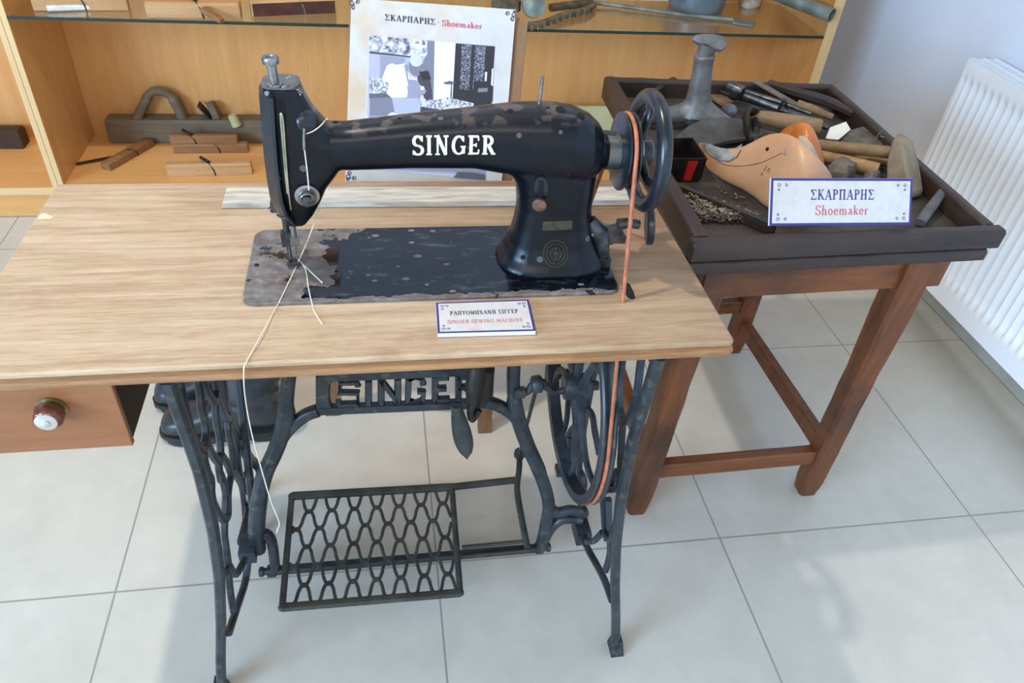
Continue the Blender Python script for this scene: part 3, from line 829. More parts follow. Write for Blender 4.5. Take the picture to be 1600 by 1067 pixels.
# crank and axle
ax = V((FX, FY, FZ))
m = MB()
a0 = px(812, 613, y=0.09); a1 = px(885, 613, y=0.09)
m.tube(smooth_path([a0, V((a0.x + 0.012, .09, a0.z)), ck + V((-0.004, 0, 0.012)), ck + V((0.008, 0, 0.012)), px(856, 606, y=.09), px(870, 612, y=.09), V((FX, .09, FZ))], 5), 0.0062, 8)
m.lathe([(0.011, -0.009), (0.0145, -0.006), (0.0145, 0.006), (0.011, 0.009)], ck + V((0, 0, 0.008)), (1, 0, 0.1), 16)
m.lathe([(0.010, -0.01), (0.010, 0.008)], a0, (1, 0, 0), 14)
m.tube([V((FX, .09, FZ)), V((XC + 0.289, .09, FZ))], 0.008, 10)
m.build('crank_shaft', IRON, tt, 50)
# flywheel
m = MB()
rim = [(FR - 0.017, -0.010), (FR - 0.002, -0.011), (FR, -0.008), (FR - 0.004, -0.003), (FR - 0.004, 0.003), (FR, 0.008), (FR - 0.002, 0.011), (FR - 0.017, 0.010)]
secs = []
for i in range(64):
    a = 2 * PI * i / 64
    secs.append([V((FX + h, FY + r * math.cos(a), FZ + r * math.sin(a))) for r, h in rim])
m.loft(secs, False, True)
fw = m.build('flywheel', IRON, tt, 40)
m = MB()
m.lathe([(0.008, -0.022), (0.020, -0.022), (0.022, -0.012), (0.022, 0.012), (0.018, 0.02), (0.008, 0.02)], ax, (1, 0, 0), 20)
for k in range(6):
    a = 2 * PI * k / 6 + 0.3
    pts = []
    for i in range(9):
        r = 0.018 + (FR - 0.03) * i / 8
        b = a + 0.55 * math.sin(PI * i / 8) * (1 if k % 2 else -1) * 0.5
        pts.append(V((FX, FY + r * math.cos(b), FZ + r * math.sin(b))))
    m.tube(pts, [0.008 - 0.0025 * i / 8 for i in range(9)], 8, squash=(1, 0.8), up=(1, 0, 0))
m.build('spokes', IRON, fw, 50)
# knee lever: leaf shaped paddle on a bracket behind the plate
m = MB()
lt, lb = px(713, 636, y=0.035), px(730, 716, y=0.055)
secs = []
for i in range(13):
    t_ = i / 12; c = lt.lerp(lb, t_)
    wv = 0.0005 + 0.0150 * (math.sqrt(max(0, 1 - ((t_ - 0.62) / 0.38) ** 2)) if t_ > 0.62 else 0.45 + 0.55 * math.sin(PI / 2 * t_ / 0.62))
    secs.append([c + V((wv * math.cos(q), 0.004 * math.sin(q) + 0.004 * math.cos(q) ** 2, 0)) for q in [2 * PI * j / 14 for j in range(14)]])
m.loft(secs)
lv = m.build('knee_lever', mottled('dark_grey_lever_iron', S(40, 44, 44), S(62, 66, 66), 30, 0.35, 0.2), tt, 60)
m = MB()
q0, q1 = px(746, 575, y=0.06), px(740, 632, y=0.06)
m.tube([q0, px(741, 600, y=.05), px(738, 625, y=.05), q1], [0.014, 0.013, 0.010, 0.006], 10)
m.tube([px(760, 575, y=.085), px(757, 612, y=.085), px(745, 634, y=.075)], [0.013, 0.014, 0.007], 10)
m.tube([q0, V((q0.x, q0.y, 0.7145))], 0.013, 10)
m.tube(smooth_path([px(742, 622, y=.055), px(735, 640, y=.05), px(738, 655, y=.055), px(748, 640, y=.06)], 4), 0.006, 8)
m.build('lever_bracket', BLACKI, lv, 50)
# ------------------------------------------------------------------ sewing machine
sm = thing('sewing_machine', 'black cast iron sewing machine with white lettering, set in the tabletop', 'sewing machine', (0.24, 0.087, HT + 0.0005))
BZ = HT + 0.0045
prof = [(0.0, HT + 0.0005), (0.0, BZ - 0.0012), (-0.0014, BZ)]
bed = MB().loft([[V((x, y, z)) for x, y in rrect(0.2385, 0.0845, 0.477 + 2 * o, 0.171 + 2 * o, 0.017 + o, 6)] for o, z in prof]).build('bed', BED, sm, 30)
MB().loft([[V((x, y, z)) for x, y in rrect(0.062, 0.030, 0.112 + 2 * o, 0.052 + 2 * o, 0.003)] for o, z in ((0, BZ), (0, BZ + 0.0005), (-0.0004, BZ + 0.0007))]).build('slide_plate', BED, bed, 30)
MB().loft([[V((x, y, z)) for x, y in rrect(0.06, 0.089, 0.108 + 2 * o, 0.054 + 2 * o, 0.003)] for o, z in ((0, BZ), (0, BZ + 0.0006), (-0.0004, BZ + 0.0008))]).build('throat_plate', BED, bed, 30)
h0 = px(401, 414, z=BZ + 0.001)
MB().lathe([(0.0032, 0), (0.0, 0.0003)], h0 + V((0, 0, .0002)), (0, 0, 1), 12).build('screw_hole', HOLE, bed, 0)

def sup(cx, cy, hx, hy, p=2.4, n=28, z=None):
    out = []
    for i in range(n):
        a = 2 * PI * (i + .5) / n
        c, s = math.cos(a), math.sin(a)
        out.append((cx + hx * math.copysign(abs(c) ** (2 / p), c), cy + hy * math.copysign(abs(s) ** (2 / p), s)))
    return out
m = MB()
# horizontal arm
secs = []
for x, zc, rz, ry in [(0.06, 0.912, 0.024, 0.024), (0.10, 0.9085, 0.0265, 0.026), (0.134, 0.9065, 0.0275, 0.0265), (0.209, 0.9125, 0.031, 0.029), (0.286, 0.917, 0.0355, 0.033), (0.333, 0.9155, 0.0425, 0.038), (0.375, 0.912, 0.0475, 0.041), (0.405, 0.909, 0.047, 0.041), (0.428, 0.905, 0.0415, 0.037), (0.442, 0.902, 0.032, 0.030), (0.449, 0.900, 0.021, 0.021)]:
    secs.append([V((x, y, z)) for y, z in sup(0.087, zc, ry, rz, 2.5)])
m.loft(secs)
# pillar
secs = []
for z, x0, x1, y0, y1 in [(BZ - 0.002, 0.322, 0.475, 0.031, 0.142), (BZ + 0.004, 0.324, 0.473, 0.033, 0.140), (0.760, 0.333, 0.467, 0.040, 0.134), (0.776, 0.339, 0.459, 0.045, 0.130), (0.80, 0.344, 0.449, 0.049, 0.126), (0.825, 0.346, 0.445, 0.051, 0.124), (0.848, 0.3435, 0.445, 0.051, 0.124), (0.862, 0.339, 0.445, 0.051, 0.124), (0.872, 0.332, 0.446, 0.051, 0.124), (0.880, 0.321, 0.446, 0.052, 0.123), (0.886, 0.306, 0.446, 0.054, 0.121), (0.893, 0.285, 0.446, 0.057, 0.118), (0.91, 0.27, 0.44, 0.06, 0.116)]:
    secs.append([V((x, y, z)) for x, y in sup((x0 + x1) / 2, (y0 + y1) / 2, (x1 - x0) / 2, (y1 - y0) / 2, 2.6)])
m.loft(secs)
# head
secs = []
for z, x0, x1, y0, y1 in [(0.804, 0.055, 0.078, 0.074, 0.100), (0.82, 0.050, 0.090, 0.068, 0.106), (0.838, 0.046, 0.100, 0.064, 0.110), (0.858, 0.043, 0.109, 0.060, 0.114), (0.875, 0.0425, 0.122, 0.058, 0.116), (0.895, 0.043, 0.135, 0.058, 0.116), (0.915, 0.044, 0.133, 0.058, 0.116), (0.932, 0.045, 0.116, 0.060, 0.114), (0.948, 0.046, 0.103, 0.062, 0.112), (0.964, 0.047, 0.095, 0.064, 0.110), (0.981, 0.048, 0.089, 0.065, 0.109)]:
    secs.append([V((x, y, z)) for x, y in sup((x0 + x1) / 2, (y0 + y1) / 2, (x1 - x0) / 2, (y1 - y0) / 2, 3.4)])
m.loft(secs)
# shaft boss at the wheel end
m.lathe([(0.024, -0.03), (0.0235, 0.0), (0.0225, 0.012), (0.0215, 0.0125)], (0.440, 0.087, 0.899), (1, 0, 0), 24)
arm = m.build('arm', ENAMEL, sm, 0)
r = arm.modifiers.new('remesh', 'REMESH'); r.mode = 'VOXEL'; r.voxel_size = 0.0021; r.use_smooth_shade = True
s_ = arm.modifiers.new('smooth', 'SMOOTH'); s_.factor = 0.5; s_.iterations = 9
dg = bpy.context.evaluated_depsgraph_get(); dg.update()
ev = arm.evaluated_get(dg); me = ev.to_mesh()
MW = arm.matrix_world.copy()
bvh = BVHTree.FromPolygons([MW @ v.co for v in me.vertices], [tuple(p.vertices) for p in me.polygons])
ev.to_mesh_clear()
def onbody(u, v, off=0.0006):
    d = ray(u, v).normalized()
    hit, nrm, _, _ = bvh.ray_cast(CAM, d)
    if hit is None: return px(u, v, y=0.056)
    if nrm.dot(d) > 0: nrm = -nrm
    return hit + nrm * off
def ondir(x, z, off=0.0006):
    hit, nrm, _, _ = bvh.ray_cast(V((x, -0.5, z)), V((0, 1, 0)))
    if hit is None: return V((x, 0.055, z))
    if nrm.y > 0: nrm = -nrm
    return hit + nrm * off
def nrm_at(u, v):
    d = ray(u, v).normalized(); hit, n, _, _ = bvh.ray_cast(CAM, d)
    if hit is None: return px(u, v, y=0.056), V((0, -1, 0))
    return hit, (n if n.dot(d) < 0 else -n)

m = MB()
L0 = nrm_at(644, 242)[0]; L1 = nrm_at(776, 241)[0]
wid = L1.x - L0.x
tmp = MB(); tot = lettering(tmp, 'SINGER', lambda x, y: (x, 0, y), 1.0, 1.0, 1.2, False, 0.10)
lh = wid / tot
lettering(m, 'SINGER', lambda x, y: ondir(L0.x + x, L0.z + (L1.z - L0.z) * x / wid + y * 1.15, 0.0008), lh, 1.0, 1.2, False, 0.10, 0.0015)
m.build('name_lettering', CREAM, arm, 0, fix=False)['label'] = 'cream serif lettering on the arm'

# face plate on the needle end
secs = []
for z, dx in [(0.812, 0.010), (0.83, 0.0035), (0.848, 0.0005), (0.87, 0.0), (0.90, 0.0005), (0.93, 0.002), (0.974, 0.0045)]:
    q = [(0.0405, 0.112), (0.0385, 0.092), (0.0405, 0.072), (0.0535, 0.0545), (0.0575, 0.0535), (0.0575, 0.060), (0.046, 0.080), (0.046, 0.112)]
    secs.append([V((x + dx, y + (0.005 if z > 0.96 else 0.012 if z < 0.815 else 0.003 if z < 0.84 else 0), z)) for x, y in q])
fp = MB().loft(secs).build('face_plate', ENAMEL2, arm, 25, 0.0008)
for u, v in ((417, 146), (435, 279)):
    p = px(u, v, y=0.06); MB().lathe([(0.0028, -.001), (0.0026, 0.0012), (0, 0.0014)], p, (-0.5, -0.85, 0), 12).build('plate_screw', STEEL, fp, 40)
# top plate with screws
tp = [V((x, y, 0.9815)) for x, y in sup(0.0685, 0.087, 0.0205, 0.0215, 3.2)]
tpl = MB().prism(tp, (0, 0, 0.002)).build('top_cap', mottled('worn_grey_cap', S(82, 84, 86), S(112, 114, 114), 60, 0.42, 0.3), arm, 40)
for u, v in ((451, 121), (444, 135)):
    p = px(u, v, z=0.9835); MB().lathe([(0.0034, 0), (0.0032, 0.001), (0.0018, 0.0011), (0.0016, 0.0004)], p, (0, 0, 1), 14).build('cap_screw', STEEL, tpl, 40)
# presser bar and its knurled screw
pb = px(430, 133, z=0.9835)
m = MB().lathe([(0.0085, 0), (0.0085, 0.0025), (0.005, 0.003), (0.0052, 0.0225), (0.0088, 0.024), (0.0092, 0.026), (0.0092, 0.030), (0.0082, 0.0315), (0.0045, 0.0313), (0.004, 0.030)], pb, (-0.06, 0, 1), 28)
m.build('pressure_screw', STEEL, arm, 35)
# take-up lever in its slot
m = MB(); m.flat([onbody(u, v, 0.0005) for u, v in ((436, 157), (445, 159), (447, 190), (449, 235), (453, 258), (447, 257), (441, 200))])
m.flat([onbody(u, v, 0.0005) for u, v in ((448, 275), (453, 276), (456, 340), (452, 344))])
m.build('take_up_slot', HOLE, arm, 0, fix=False)
m = MB()
m.tube(smooth_path([onbody(u, v, 0.003) for u, v in ((455, 325), (451, 290), (447, 240), (443, 190), (440, 176), (439, 182), (442, 215), (446, 260), (450, 300))], 4), 0.0011, 8)
m.build('take_up_lever', mottled('pale_brass_steel', S(150, 146, 126), S(186, 182, 160), 60, 0.3, 0.6), arm, 60)
# thread guide post, tension discs
hp, hn = nrm_at(480, 190)
gd = MB().lathe([(0.0135, -0.006), (0.0125, 0.001), (0.0085, 0.0035), (0.0, 0.004)], hp, hn, 24).build('guide_boss', ENAMEL2, arm, 50)
m = MB().tube([onbody(475, 198, 0.006), onbody(475, 215, 0.005), onbody(476, 232, 0.003)], [0.0017, 0.0017, 0.0022], 8)
m.build('guide_post', STEEL, gd, 60)
hp, hn = nrm_at(480, 304)
hn = (hn + V((0, -0.6, 0.1))).normalized()
tn = MB().lathe([(0.0145, -0.004), (0.0145, 0.0015), (0.006, 0.0025)], hp, hn, 28).build('tension_base', ENAMEL2, arm, 40)
MB().lathe([(0.0132, 0.002), (0.0145, 0.0035), (0.012, 0.0042), (0.006, 0.0048)], hp, hn, 30).build('tension_disc', STEEL, tn, 40)
m = MB()
sp = []
for i in range(61):
    a = 2 * PI * 3.5 * i / 60; rr = 0.0105 - 0.0035 * i / 60
    x_ = hn.orthogonal().normalized(); y_ = hn.cross(x_)
    sp.append(hp + hn * (0.005 + 0.009 * i / 60) + (x_ * math.cos(a) + y_ * math.sin(a)) * rr)
m.tube(sp, 0.0009, 6)
m.build('tension_spring', STEEL, tn, 60)
MB().lathe([(0.004, 0.004), (0.004, 0.013), (0.0062, 0.0135), (0.0065, 0.017), (0.0025, 0.0175), (0.002, 0.019), (0, 0.019)], hp, hn, 20).build('tension_nut', DSTEEL, tn, 40)
# spool pin, oil holes
p0 = px(842, 166, y=0.09)
m = MB().tube([V((p0.x, 0.09, p0.z - 0.004)), V((p0.x + 0.001, 0.09, p0.z + 0.037))], 0.0022, 10)
m.lathe([(0.0, 0), (0.0036, 0.0), (0.0036, 0.002)], (p0.x, 0.09, p0.z - 0.001), (0, 0, 1), 14)
m.build('spool_pin', STEEL, arm, 60)
for u, v, rr in ((524, 191, 0.0035), (624, 185, 0.002), (797, 173, 0.0035), (876, 171, 0.006), (908, 181, 0.0055), (857, 168, 0.002), (817, 402, 0.0033)):
    hp, hn = nrm_at(u, v)
    MB().lathe([(rr, 0.0), (rr, 0.0006), (0, 0.0007)], hp, hn, 16).build('oil_hole', HOLE, arm, 0)
# stitch regulator
m = MB()
pts = [(834 + 11.5 + 11 * math.cos(a) * (1 if abs(math.sin(a)) < .99 else 1), 292 + 17 * math.sin(a)) for a in [2 * PI * i / 24 for i in range(24)]]
rg = MB().prism([onbody(u, v, 0.0004) for u, v in pts], nrm_at(846, 292)[1] * 0.0016).build('regulator_plate', ENAMEL2, arm, 30)
MB().flat([onbody(u, v, 0.0026) for u, v in ((842, 282), (849, 282), (849, 310), (842, 310))]).build('regulator_slot', HOLE, rg, 0)
hp, hn = nrm_at(844, 313)
MB().lathe([(0.003, 0), (0.003, 0.006), (0.0085, 0.007), (0.0092, 0.010), (0.0088, 0.013), (0.005, 0.0145), (0, 0.0148)], hp, hn, 22).build('regulator_knob', mottled('rusty_knob_steel', S(92, 66, 56), S(132, 104, 90), 70, 0.45, 0.5), rg, 40)
m = MB().grid(lambda a, b: onbody(848 + 46 * a, 360 - 2 * a - 14 * b, 0.0007), 8, 3)
m.build('number_badge', GOLDF, arm, 0, fix=False)['label'] = 'worn gold number plate'
m = MB()
for rr in (20, 15, 9):
    ring = [onbody(868 + rr * 0.95 * math.cos(a), 396 + rr * 1.05 * math.sin(a), 0.0006) for a in [2 * PI * i / 30 for i in range(31)]]
    m.tube(ring, 0.0007, 5)
for k in range(4):
    a = PI * k / 4
    m.tube([onbody(868 + 9 * math.cos(a), 396 + 9 * math.sin(a), .0006), onbody(868 - 9 * math.cos(a), 396 - 9 * math.sin(a), .0006)], 0.0006, 5)
m.build('emblem', GOLDF, arm, 40)['label'] = 'faded round gold transfer'
hp, hn = nrm_at(927, 366)
MB().lathe([(0.006, -0.001), (0.006, 0.002), (0.0052, 0.0028), (0, 0.003)], hp, hn, 20).build('pillar_screw', DSTEEL, arm, 40)
m = MB()
for ch, u0, v0 in (('O', 463, 141), ('I', 466, 145), ('L', 468, 149)):
    lettering(m, ch, lambda x, y, u0=u0, v0=v0: onbody(u0 + 0.75 * x + 0.6 * y, v0 + 0.65 * x - 0.75 * y, 0.0006), 5.5, 1.0, 1.2)
m.build('oil_lettering', CREAM, arm, 0, fix=False)
# needle bar, presser bar and foot
nx, ny = 0.0575, 0.086
m = MB().tube([(nx + 0.004, ny, 0.81), (nx + 0.004, ny, 0.776)], 0.0035, 10)
m.box((nx - 0.001, ny - 0.005, 0.772), (nx + 0.009, ny + 0.005, 0.784))
m.tube([(nx + 0.004, ny, 0.776), (nx + 0.004, ny, BZ + 0.002)], 0.0008, 6)
m.build('needle_bar', STEEL, arm, 50)
m = MB().tube([(nx - 0.006, ny + 0.010, 0.815), (nx - 0.006, ny + 0.010, 0.768)], 0.0042, 10)
m.box((nx - 0.013, ny + 0.003, 0.766), (nx + 0.001, ny + 0.014, 0.786))
pf = m.build('presser_bar', DSTEEL, arm, 50)
m = MB()
m.tube([(nx - 0.006, ny + 0.008, 0.768), (nx - 0.005, ny + 0.004, 0.755), (nx - 0.004, ny, BZ + 0.004)], [0.003, 0.003, 0.002], 8)
m.loft([[V((nx - 0.008 + q[0], ny - 0.016 + yy, BZ + 0.0012 + q[1] + zz)) for q in ((0, 0), (0.016, 0), (0.016, 0.0018), (0, 0.0018))] for yy, zz in ((0, 0.005), (0.006, 0.0005), (0.022, 0.0))])
m.build('presser_foot', DSTEEL, pf, 30)
m = MB().box((0.036, 0.096, 0.812), (0.05, 0.108, 0.826)); m.tube([(0.043, 0.1, 0.82), (0.035, 0.1, 0.814)], 0.004, 10)
m.tube(smooth_path([px(433, 335, y=.075), px(440, 340, y=.07), px(449, 342, y=.068)], 3), 0.0015, 8)
m.build('presser_lifter', DSTEEL, arm, 40)

# balance wheel with belt pulley
hx, hy_, hz = 0.508, 0.088, 0.898
m = MB()
secs = []
for i in range(56):
    a = 2 * PI * i / 56
    secs.append([V((hx + 0.0095 * math.cos(b), hy_ + (0.0665 + 0.0105 * math.sin(b)) * math.cos(a), hz + (0.0665 + 0.0105 * math.sin(b)) * math.sin(a))) for b in [2 * PI * j / 14 for j in range(14)]])
bw = m.loft(secs, False, True).build('balance_wheel', ENAMEL2, sm, 60)
m = MB()
for k in range(3):
    a = math.radians(75 + 120 * k)
    pts = [V((0.497 + 0.009 * (i / 6), hy_ + r * math.cos(a + 0.25 * math.sin(PI * i / 6)), hz + r * math.sin(a + 0.25 * math.sin(PI * i / 6)))) for i, r in enumerate([0.016, 0.024, 0.032, 0.040, 0.048, 0.056, 0.064])]
    m.tube(pts, [0.010, 0.0085, 0.0075, 0.007, 0.0068, 0.007, 0.008], 10, squash=(1.1, 0.7), up=(1, 0, 0))
m.build('wheel_spoke', ENAMEL2, bw, 60)
MB().lathe([(0.012, 0.0), (0.019, 0.0), (0.019, 0.022), (0.015, 0.026), (0.0, 0.026)], (0.488, hy_, hz), (1, 0, 0), 26).build('wheel_hub', mottled('scuffed_hub_enamel', S(36, 42, 48), S(58, 64, 68), 30, 0.3), bw, 40)
MB().lathe([(0.0188, 0.0), (0.0194, 0.001), (0.0194, 0.009), (0.0188, 0.010)], (0.4895, hy_, hz), (1, 0, 0), 26).build('hub_band', mottled('chipped_white_band', S(170, 168, 164), S(206, 204, 200), 60, 0.5), bw, 40)
MB().lathe([(0.0215, -0.001), (0.0225, 0.0), (0.0225, 0.0155), (0.0215, 0.0165)], (0.4545, hy_, hz), (1, 0, 0), 26).build('collar', mottled('worn_steel_collar', S(60, 68, 72), S(104, 108, 106), 40, 0.35, 0.3), bw, 40)
pz = px(950, 206, y=0.075)
m = MB().tube([pz + V((-0.012, 0, 0)), pz + V((0.010, -0.002, -0.001))], 0.0028, 8)
m.lathe([(0.0042, 0), (0.0042, 0.005), (0.0, 0.005)], pz + V((-0.015, 0, -0.001)), (0, -0.3, 1), 12)
m.build('collar_clip', DSTEEL, bw, 40)
MB().lathe([(0.018, 0.0), (0.046, 0.002), (0.0485, 0.003), (0.0485, 0.005), (0.0435, 0.009), (0.0435, 0.0125), (0.0485, 0.0165), (0.0485, 0.0185), (0.046, 0.0195), (0.018, 0.020)], (0.469, hy_, hz), (1, 0, 0), 44).build('belt_pulley', ENAMEL2, bw, 30)

# bobbin winder
m = MB()
m.tube([px(921, 345, y=.075), px(938, 365, y=.07), px(942, 400, y=.065)], [0.010, 0.013, 0.009], 10)
m.box((0.452, 0.055, BZ), (0.476, 0.085, 0.757))
q = px(955, 365, y=.07); q2 = px(975, 352, y=.07); q3 = px(998, 351, y=.07)
m.bar(px(935, 372, y=.07), px(972, 362, y=.07), 0.014, 0.022)
m.bar(px(962, 372, y=.07), px(976, 372, y=.07), 0.012, 0.010)
m.tube([px(965, 350, y=.07), px(978, 349, y=.07)], 0.0075, 14)
m.tube([px(976, 347, y=.07), q3], 0.0062, 14)
bwd = m.build('bobbin_winder', DSTEEL, sm, 40)
wc = px(1015, 352, y=0.072)
MB().lathe([(0.006, -0.006), (0.024, -0.005), (0.0262, -0.003), (0.0262, 0.003), (0.0235, 0.005), (0.0215, 0.0025), (0.008, 0.0022), (0.007, 0.004), (0, 0.004)], wc, (0.97, -0.20, 0.12), 34).build('winder_wheel', ENAMEL2, bwd, 35)

# ------------------------------------------------------------------ drive belt (hangs on both wheels)
def tang(c1, r1, c2, r2, sgn):
    d = V((c2[0] - c1[0], c2[1] - c1[1])); L = d.length; base = math.atan2(d.y, d.x)
    a = math.acos((r1 - r2) / L)
    return base + sgn * a
R1, R2 = 0.0465, FR - 0.002
c1, c2 = (hy_, hz), (FY, FZ)
xa, xb = 0.4798, FX
aF, aB = tang(c1, R1, c2, R2, -1), tang(c1, R1, c2, R2, 1)
path = []
def cpt(c, r, a, x): return V((x, c[0] + r * math.cos(a), c[1] + r * math.sin(a)))
# front tangent angle has negative cos
if math.cos(aF) > 0: aF, aB = aB, aF
aF %= 2 * PI; aB %= 2 * PI
top_arc = [aB + ((aF - aB) % (2 * PI)) * i / 14 for i in range(15)]
bot_arc = [aF + ((aB - aF) % (2 * PI)) * i / 40 for i in range(41)]
path += [cpt(c1, R1, a, xa) for a in top_arc]
e1 = path[-1]; e2 = cpt(c2, R2, aF, xb)
path += [e1.lerp(e2, k / 10) for k in range(1, 10)]
path += [cpt(c2, R2, a, xb) for a in bot_arc]
e1 = path[-1]; e2 = path[0]
path += [e1.lerp(e2, k / 10) for k in range(1, 10)]
tag(MB().tube(path, 0.0029, 10, loop=True).build('drive_belt', BELT, None, 60), 'orange leather drive belt around the balance wheel and flywheel', 'belt')

# ------------------------------------------------------------------ loose thread
m = MB()
def th(pts, n=6, r=0.00075): m.tube(smooth_path(pts, n), r, 6)
th([onbody(u, v, 0.003) for u, v in ((511, 186), (506, 190), (500, 196), (494, 201), (487, 205), (478, 208))])
th([onbody(476, 232, 0.003), onbody(480, 262, 0.004), onbody(483, 288, 0.012)])
tz = HT + 0.001
hang = [px(u, v, y=-0.1115) for u, v in ((381, 578), (383, 620), (394, 680), (412, 745), (424, 785), (436, 815), (434, 826), (432, 832))]
th([px(500, 322, y=0.10), px(486, 362, y=0.09), px(468, 405, z=BZ + 0.004), px(440, 464, z=BZ + 0.002), px(432, 480, z=tz), px(410, 520, z=tz + 0.004), px(386, 564, y=-0.103)] + hang)
th([px(463, 402, z=BZ + 0.003), px(477, 420, z=BZ + .002), px(482, 450, z=BZ + .001), px(488, 476, z=BZ + .002), px(492, 488, z=tz), px(504, 507, z=tz)])
th([px(465, 405, z=BZ + 0.003), px(486, 425, z=BZ + 0.0015), px(503, 441, z=BZ + .0015)])
m.ball(px(503, 441, z=BZ + .0015), 0.0014)
tag(m.build('sewing_thread', THREAD, None, 60), 'loose cream thread trailing from the needle over the table edge', 'thread')

# ------------------------------------------------------------------ lath and small sign on the table
la = [px(347, 317, z=HT + 0.002), px(1003, 320, z=HT + 0.002)]
A = V((-0.0535, 0.236, 0)); B = V((-0.0535, 0.281, 0)); Cc = V((0.572, 0.272, 0)); D = V((0.572, 0.228, 0))
lz0, lz1 = HT + 0.0006, HT + 0.0105
m = MB().hexa([V((p.x, p.y, lz0)) for p in (A, D, Cc, B)] + [V((p.x + (0.003 if p in (A, B) else 0), p.y, lz1)) for p in (A, D, Cc, B)])
tag(m.build('wooden_lath', LATH, None, 0, 0.001), 'whitish weathered strip of wood lying behind the sewing machine', 'wood strip')

def sign(name, label, P, thick, lines, border=0.05, corner=True, pm=PARCHS, grp=None):
    """P: bottom-left, bottom-right, top-right, top-left world points of the printed face"""
    bl, br, tr, tl = [V(p) for p in P]
    nrm = (br - bl).cross(tl - bl).normalized()
    if nrm.dot(CAM - bl) < 0: nrm = -nrm
    W_, H_ = (br - bl).length, (tl - bl).length
    q = lambda u, v, o=0.0: bl * (1 - u) * (1 - v) + br * u * (1 - v) + tr * u * v + tl * (1 - u) * v + nrm * o
    o = MB().prism([q(0, 0), q(1, 0), q(1, 1), q(0, 1)], -nrm * thick).build(name, plain(name + '_board', S(222, 224, 236), 0.6), None, 0)
    tag(o, label, 'sign', grp)
    f = MB().flat([q(0, 0, .0002), q(1, 0, .0002), q(1, 1, .0002), q(0, 1, .0002)]).build('border', NAVY, o, 0)
    bx = border * H_ / W_
    MB().flat([q(bx, border, .0004), q(1 - bx, border, .0004), q(1 - bx, 1 - border, .0004), q(bx, 1 - border, .0004)]).build('printed_panel', pm, o, 0)
    for su, sv in ((0, 0), (1, 0), (0, 1), (1, 1)):
        m = MB()
        for k in range(3):
            pts = []
            for i in range(15):
                a = 2 * PI * 1.3 * i / 14; rr = (0.045 - 0.002 * i) * (1 - 0.2 * k)
                cu = bx * 1.2 + (0.035 + 0.05 * (k == 1)) ; cv = border * 1.2 + 0.07 + 0.10 * (k == 2)
                uu, vv = (cu + rr * math.cos(a) * H_ / W_), (cv + rr * math.sin(a))
                pts.append(q(uu if su == 0 else 1 - uu, vv if sv == 0 else 1 - vv, .0005))
            for i in range(14):
                a, b = pts[i], pts[i + 1]; d = (b - a).cross(nrm).normalized() * H_ * 0.006
                m.flat([a - d, b - d, b + d, a + d])
        m.build('corner_scroll', NAVYT, o, 0, fix=False)
    for text, cy, hh, sq, mat_, wt in lines:
        m = MB()
        lettering(m, text, lambda x, y: q(0.5 + x / W_, cy + y / H_, 0.0006), hh * H_, sq, wt)
        m.build('lettering', mat_, o, 0, fix=False)
    return o
zt = HT + 0.0065
sign('table_sign', 'small white sign naming the sewing machine, lying on the table', [px(684, 521, z=zt), px(837, 517, z=zt), px(826, 468, z=zt), px(681, 473, z=zt)], 0.0058,
     [('ΡΑΠΤΟΜΗΧΑΝΗ ΣΙΓΓΕΡ', 0.56, 0.125, 0.74, GREYT, 0.95), ('SINGER SEWING MACHINE', 0.29, 0.105, 0.86, REDT, 0.75)], 0.045)
# ------------------------------------------------------------------ cobbler's bench
TB = [V((0.628, 0.118, 0)), V((1.150, 0.136, 0)), V((1.172, 0.757, 0)), V((0.652, 0.782, 0))]   # tray corners FL FR BR BL
def tq(u, v, z=0.0):
    p = TB[0] * (1 - u) * (1 - v) + TB[1] * u * (1 - v) + TB[2] * u * v + TB[3] * (1 - u) * v
    return V((p.x, p.y, z))
bench = thing('cobbler_bench', 'old red-brown wooden bench with a dark rimmed tray of tools', 'table', (0.9, 0.45, 0))
TF = 0.700     # tray floor
def quadbox(m, a, b, c, d, z0, z1):
    return m.hexa([tq(*a, z0), tq(*b, z0), tq(*c, z0), tq(*d, z0), tq(*a, z1), tq(*b, z1), tq(*c, z1), tq(*d, z1)])
def wob(m, amt, seed, keep_z=False):
    for i, p in enumerate(m.v):
        n = noise.noise_vector(V(p) * 14 + V((seed, 0, 0))) * amt
        m.v[i] = (p[0] + n.x, p[1] + n.y, p[2] + (0 if keep_z else n.z))
    return m
def rail(a, b, w, z0, z1, seed, n=14, inw=None):
    """tray rail between two tray points, worn and rounded"""
    A, B = tq(*a), tq(*b); d = (B - A).normalized(); s = V((-d.y, d.x, 0))
    secs = []
    for i in range(n + 1):
        p = A.lerp(B, i / n)
        j = noise.noise(V((seed, i * 0.7, 0))) * 0.0022
        k = noise.noise(V((seed + 9, i * 0.9, 0))) * 0.0016
        prof = [(0.0, z0), (w, z0), (w + k, z1 - 0.004 + j), (w - 0.004 + k, z1 + j), (0.004 - k, z1 + j), (-k, z1 - 0.005 + j)]
        secs.append([p + s * q + V((0, 0, zz)) for q, zz in prof])
    return secs
uw, vw = 0.030 / 0.52, 0.026 / 0.64
quadbox(MB(), (0.03, 0.02), (0.97, 0.02), (0.97, 0.98), (0.03, 0.98), 0.690, TF).build('tray_floor', TRAYF, bench, 0)
fr_ = MB().loft(rail((-0.012, 0), (1.012, 0), 0.024, 0.704, 0.737, 1)).build('front_rail', TRAY, bench, 40, 0.002)
m = MB().loft(rail((-0.014, -0.006), (0.975, -0.006), 0.03, 0.684, 0.7035, 5))
m.build('front_ledge', TRAY, bench, 40, 0.002)
MB().loft(rail((0.985, 1.0), (0.015, 1.0), 0.020, 0.6905, 0.737, 2)).build('back_rail', TRAY, bench, 40, 0.002)
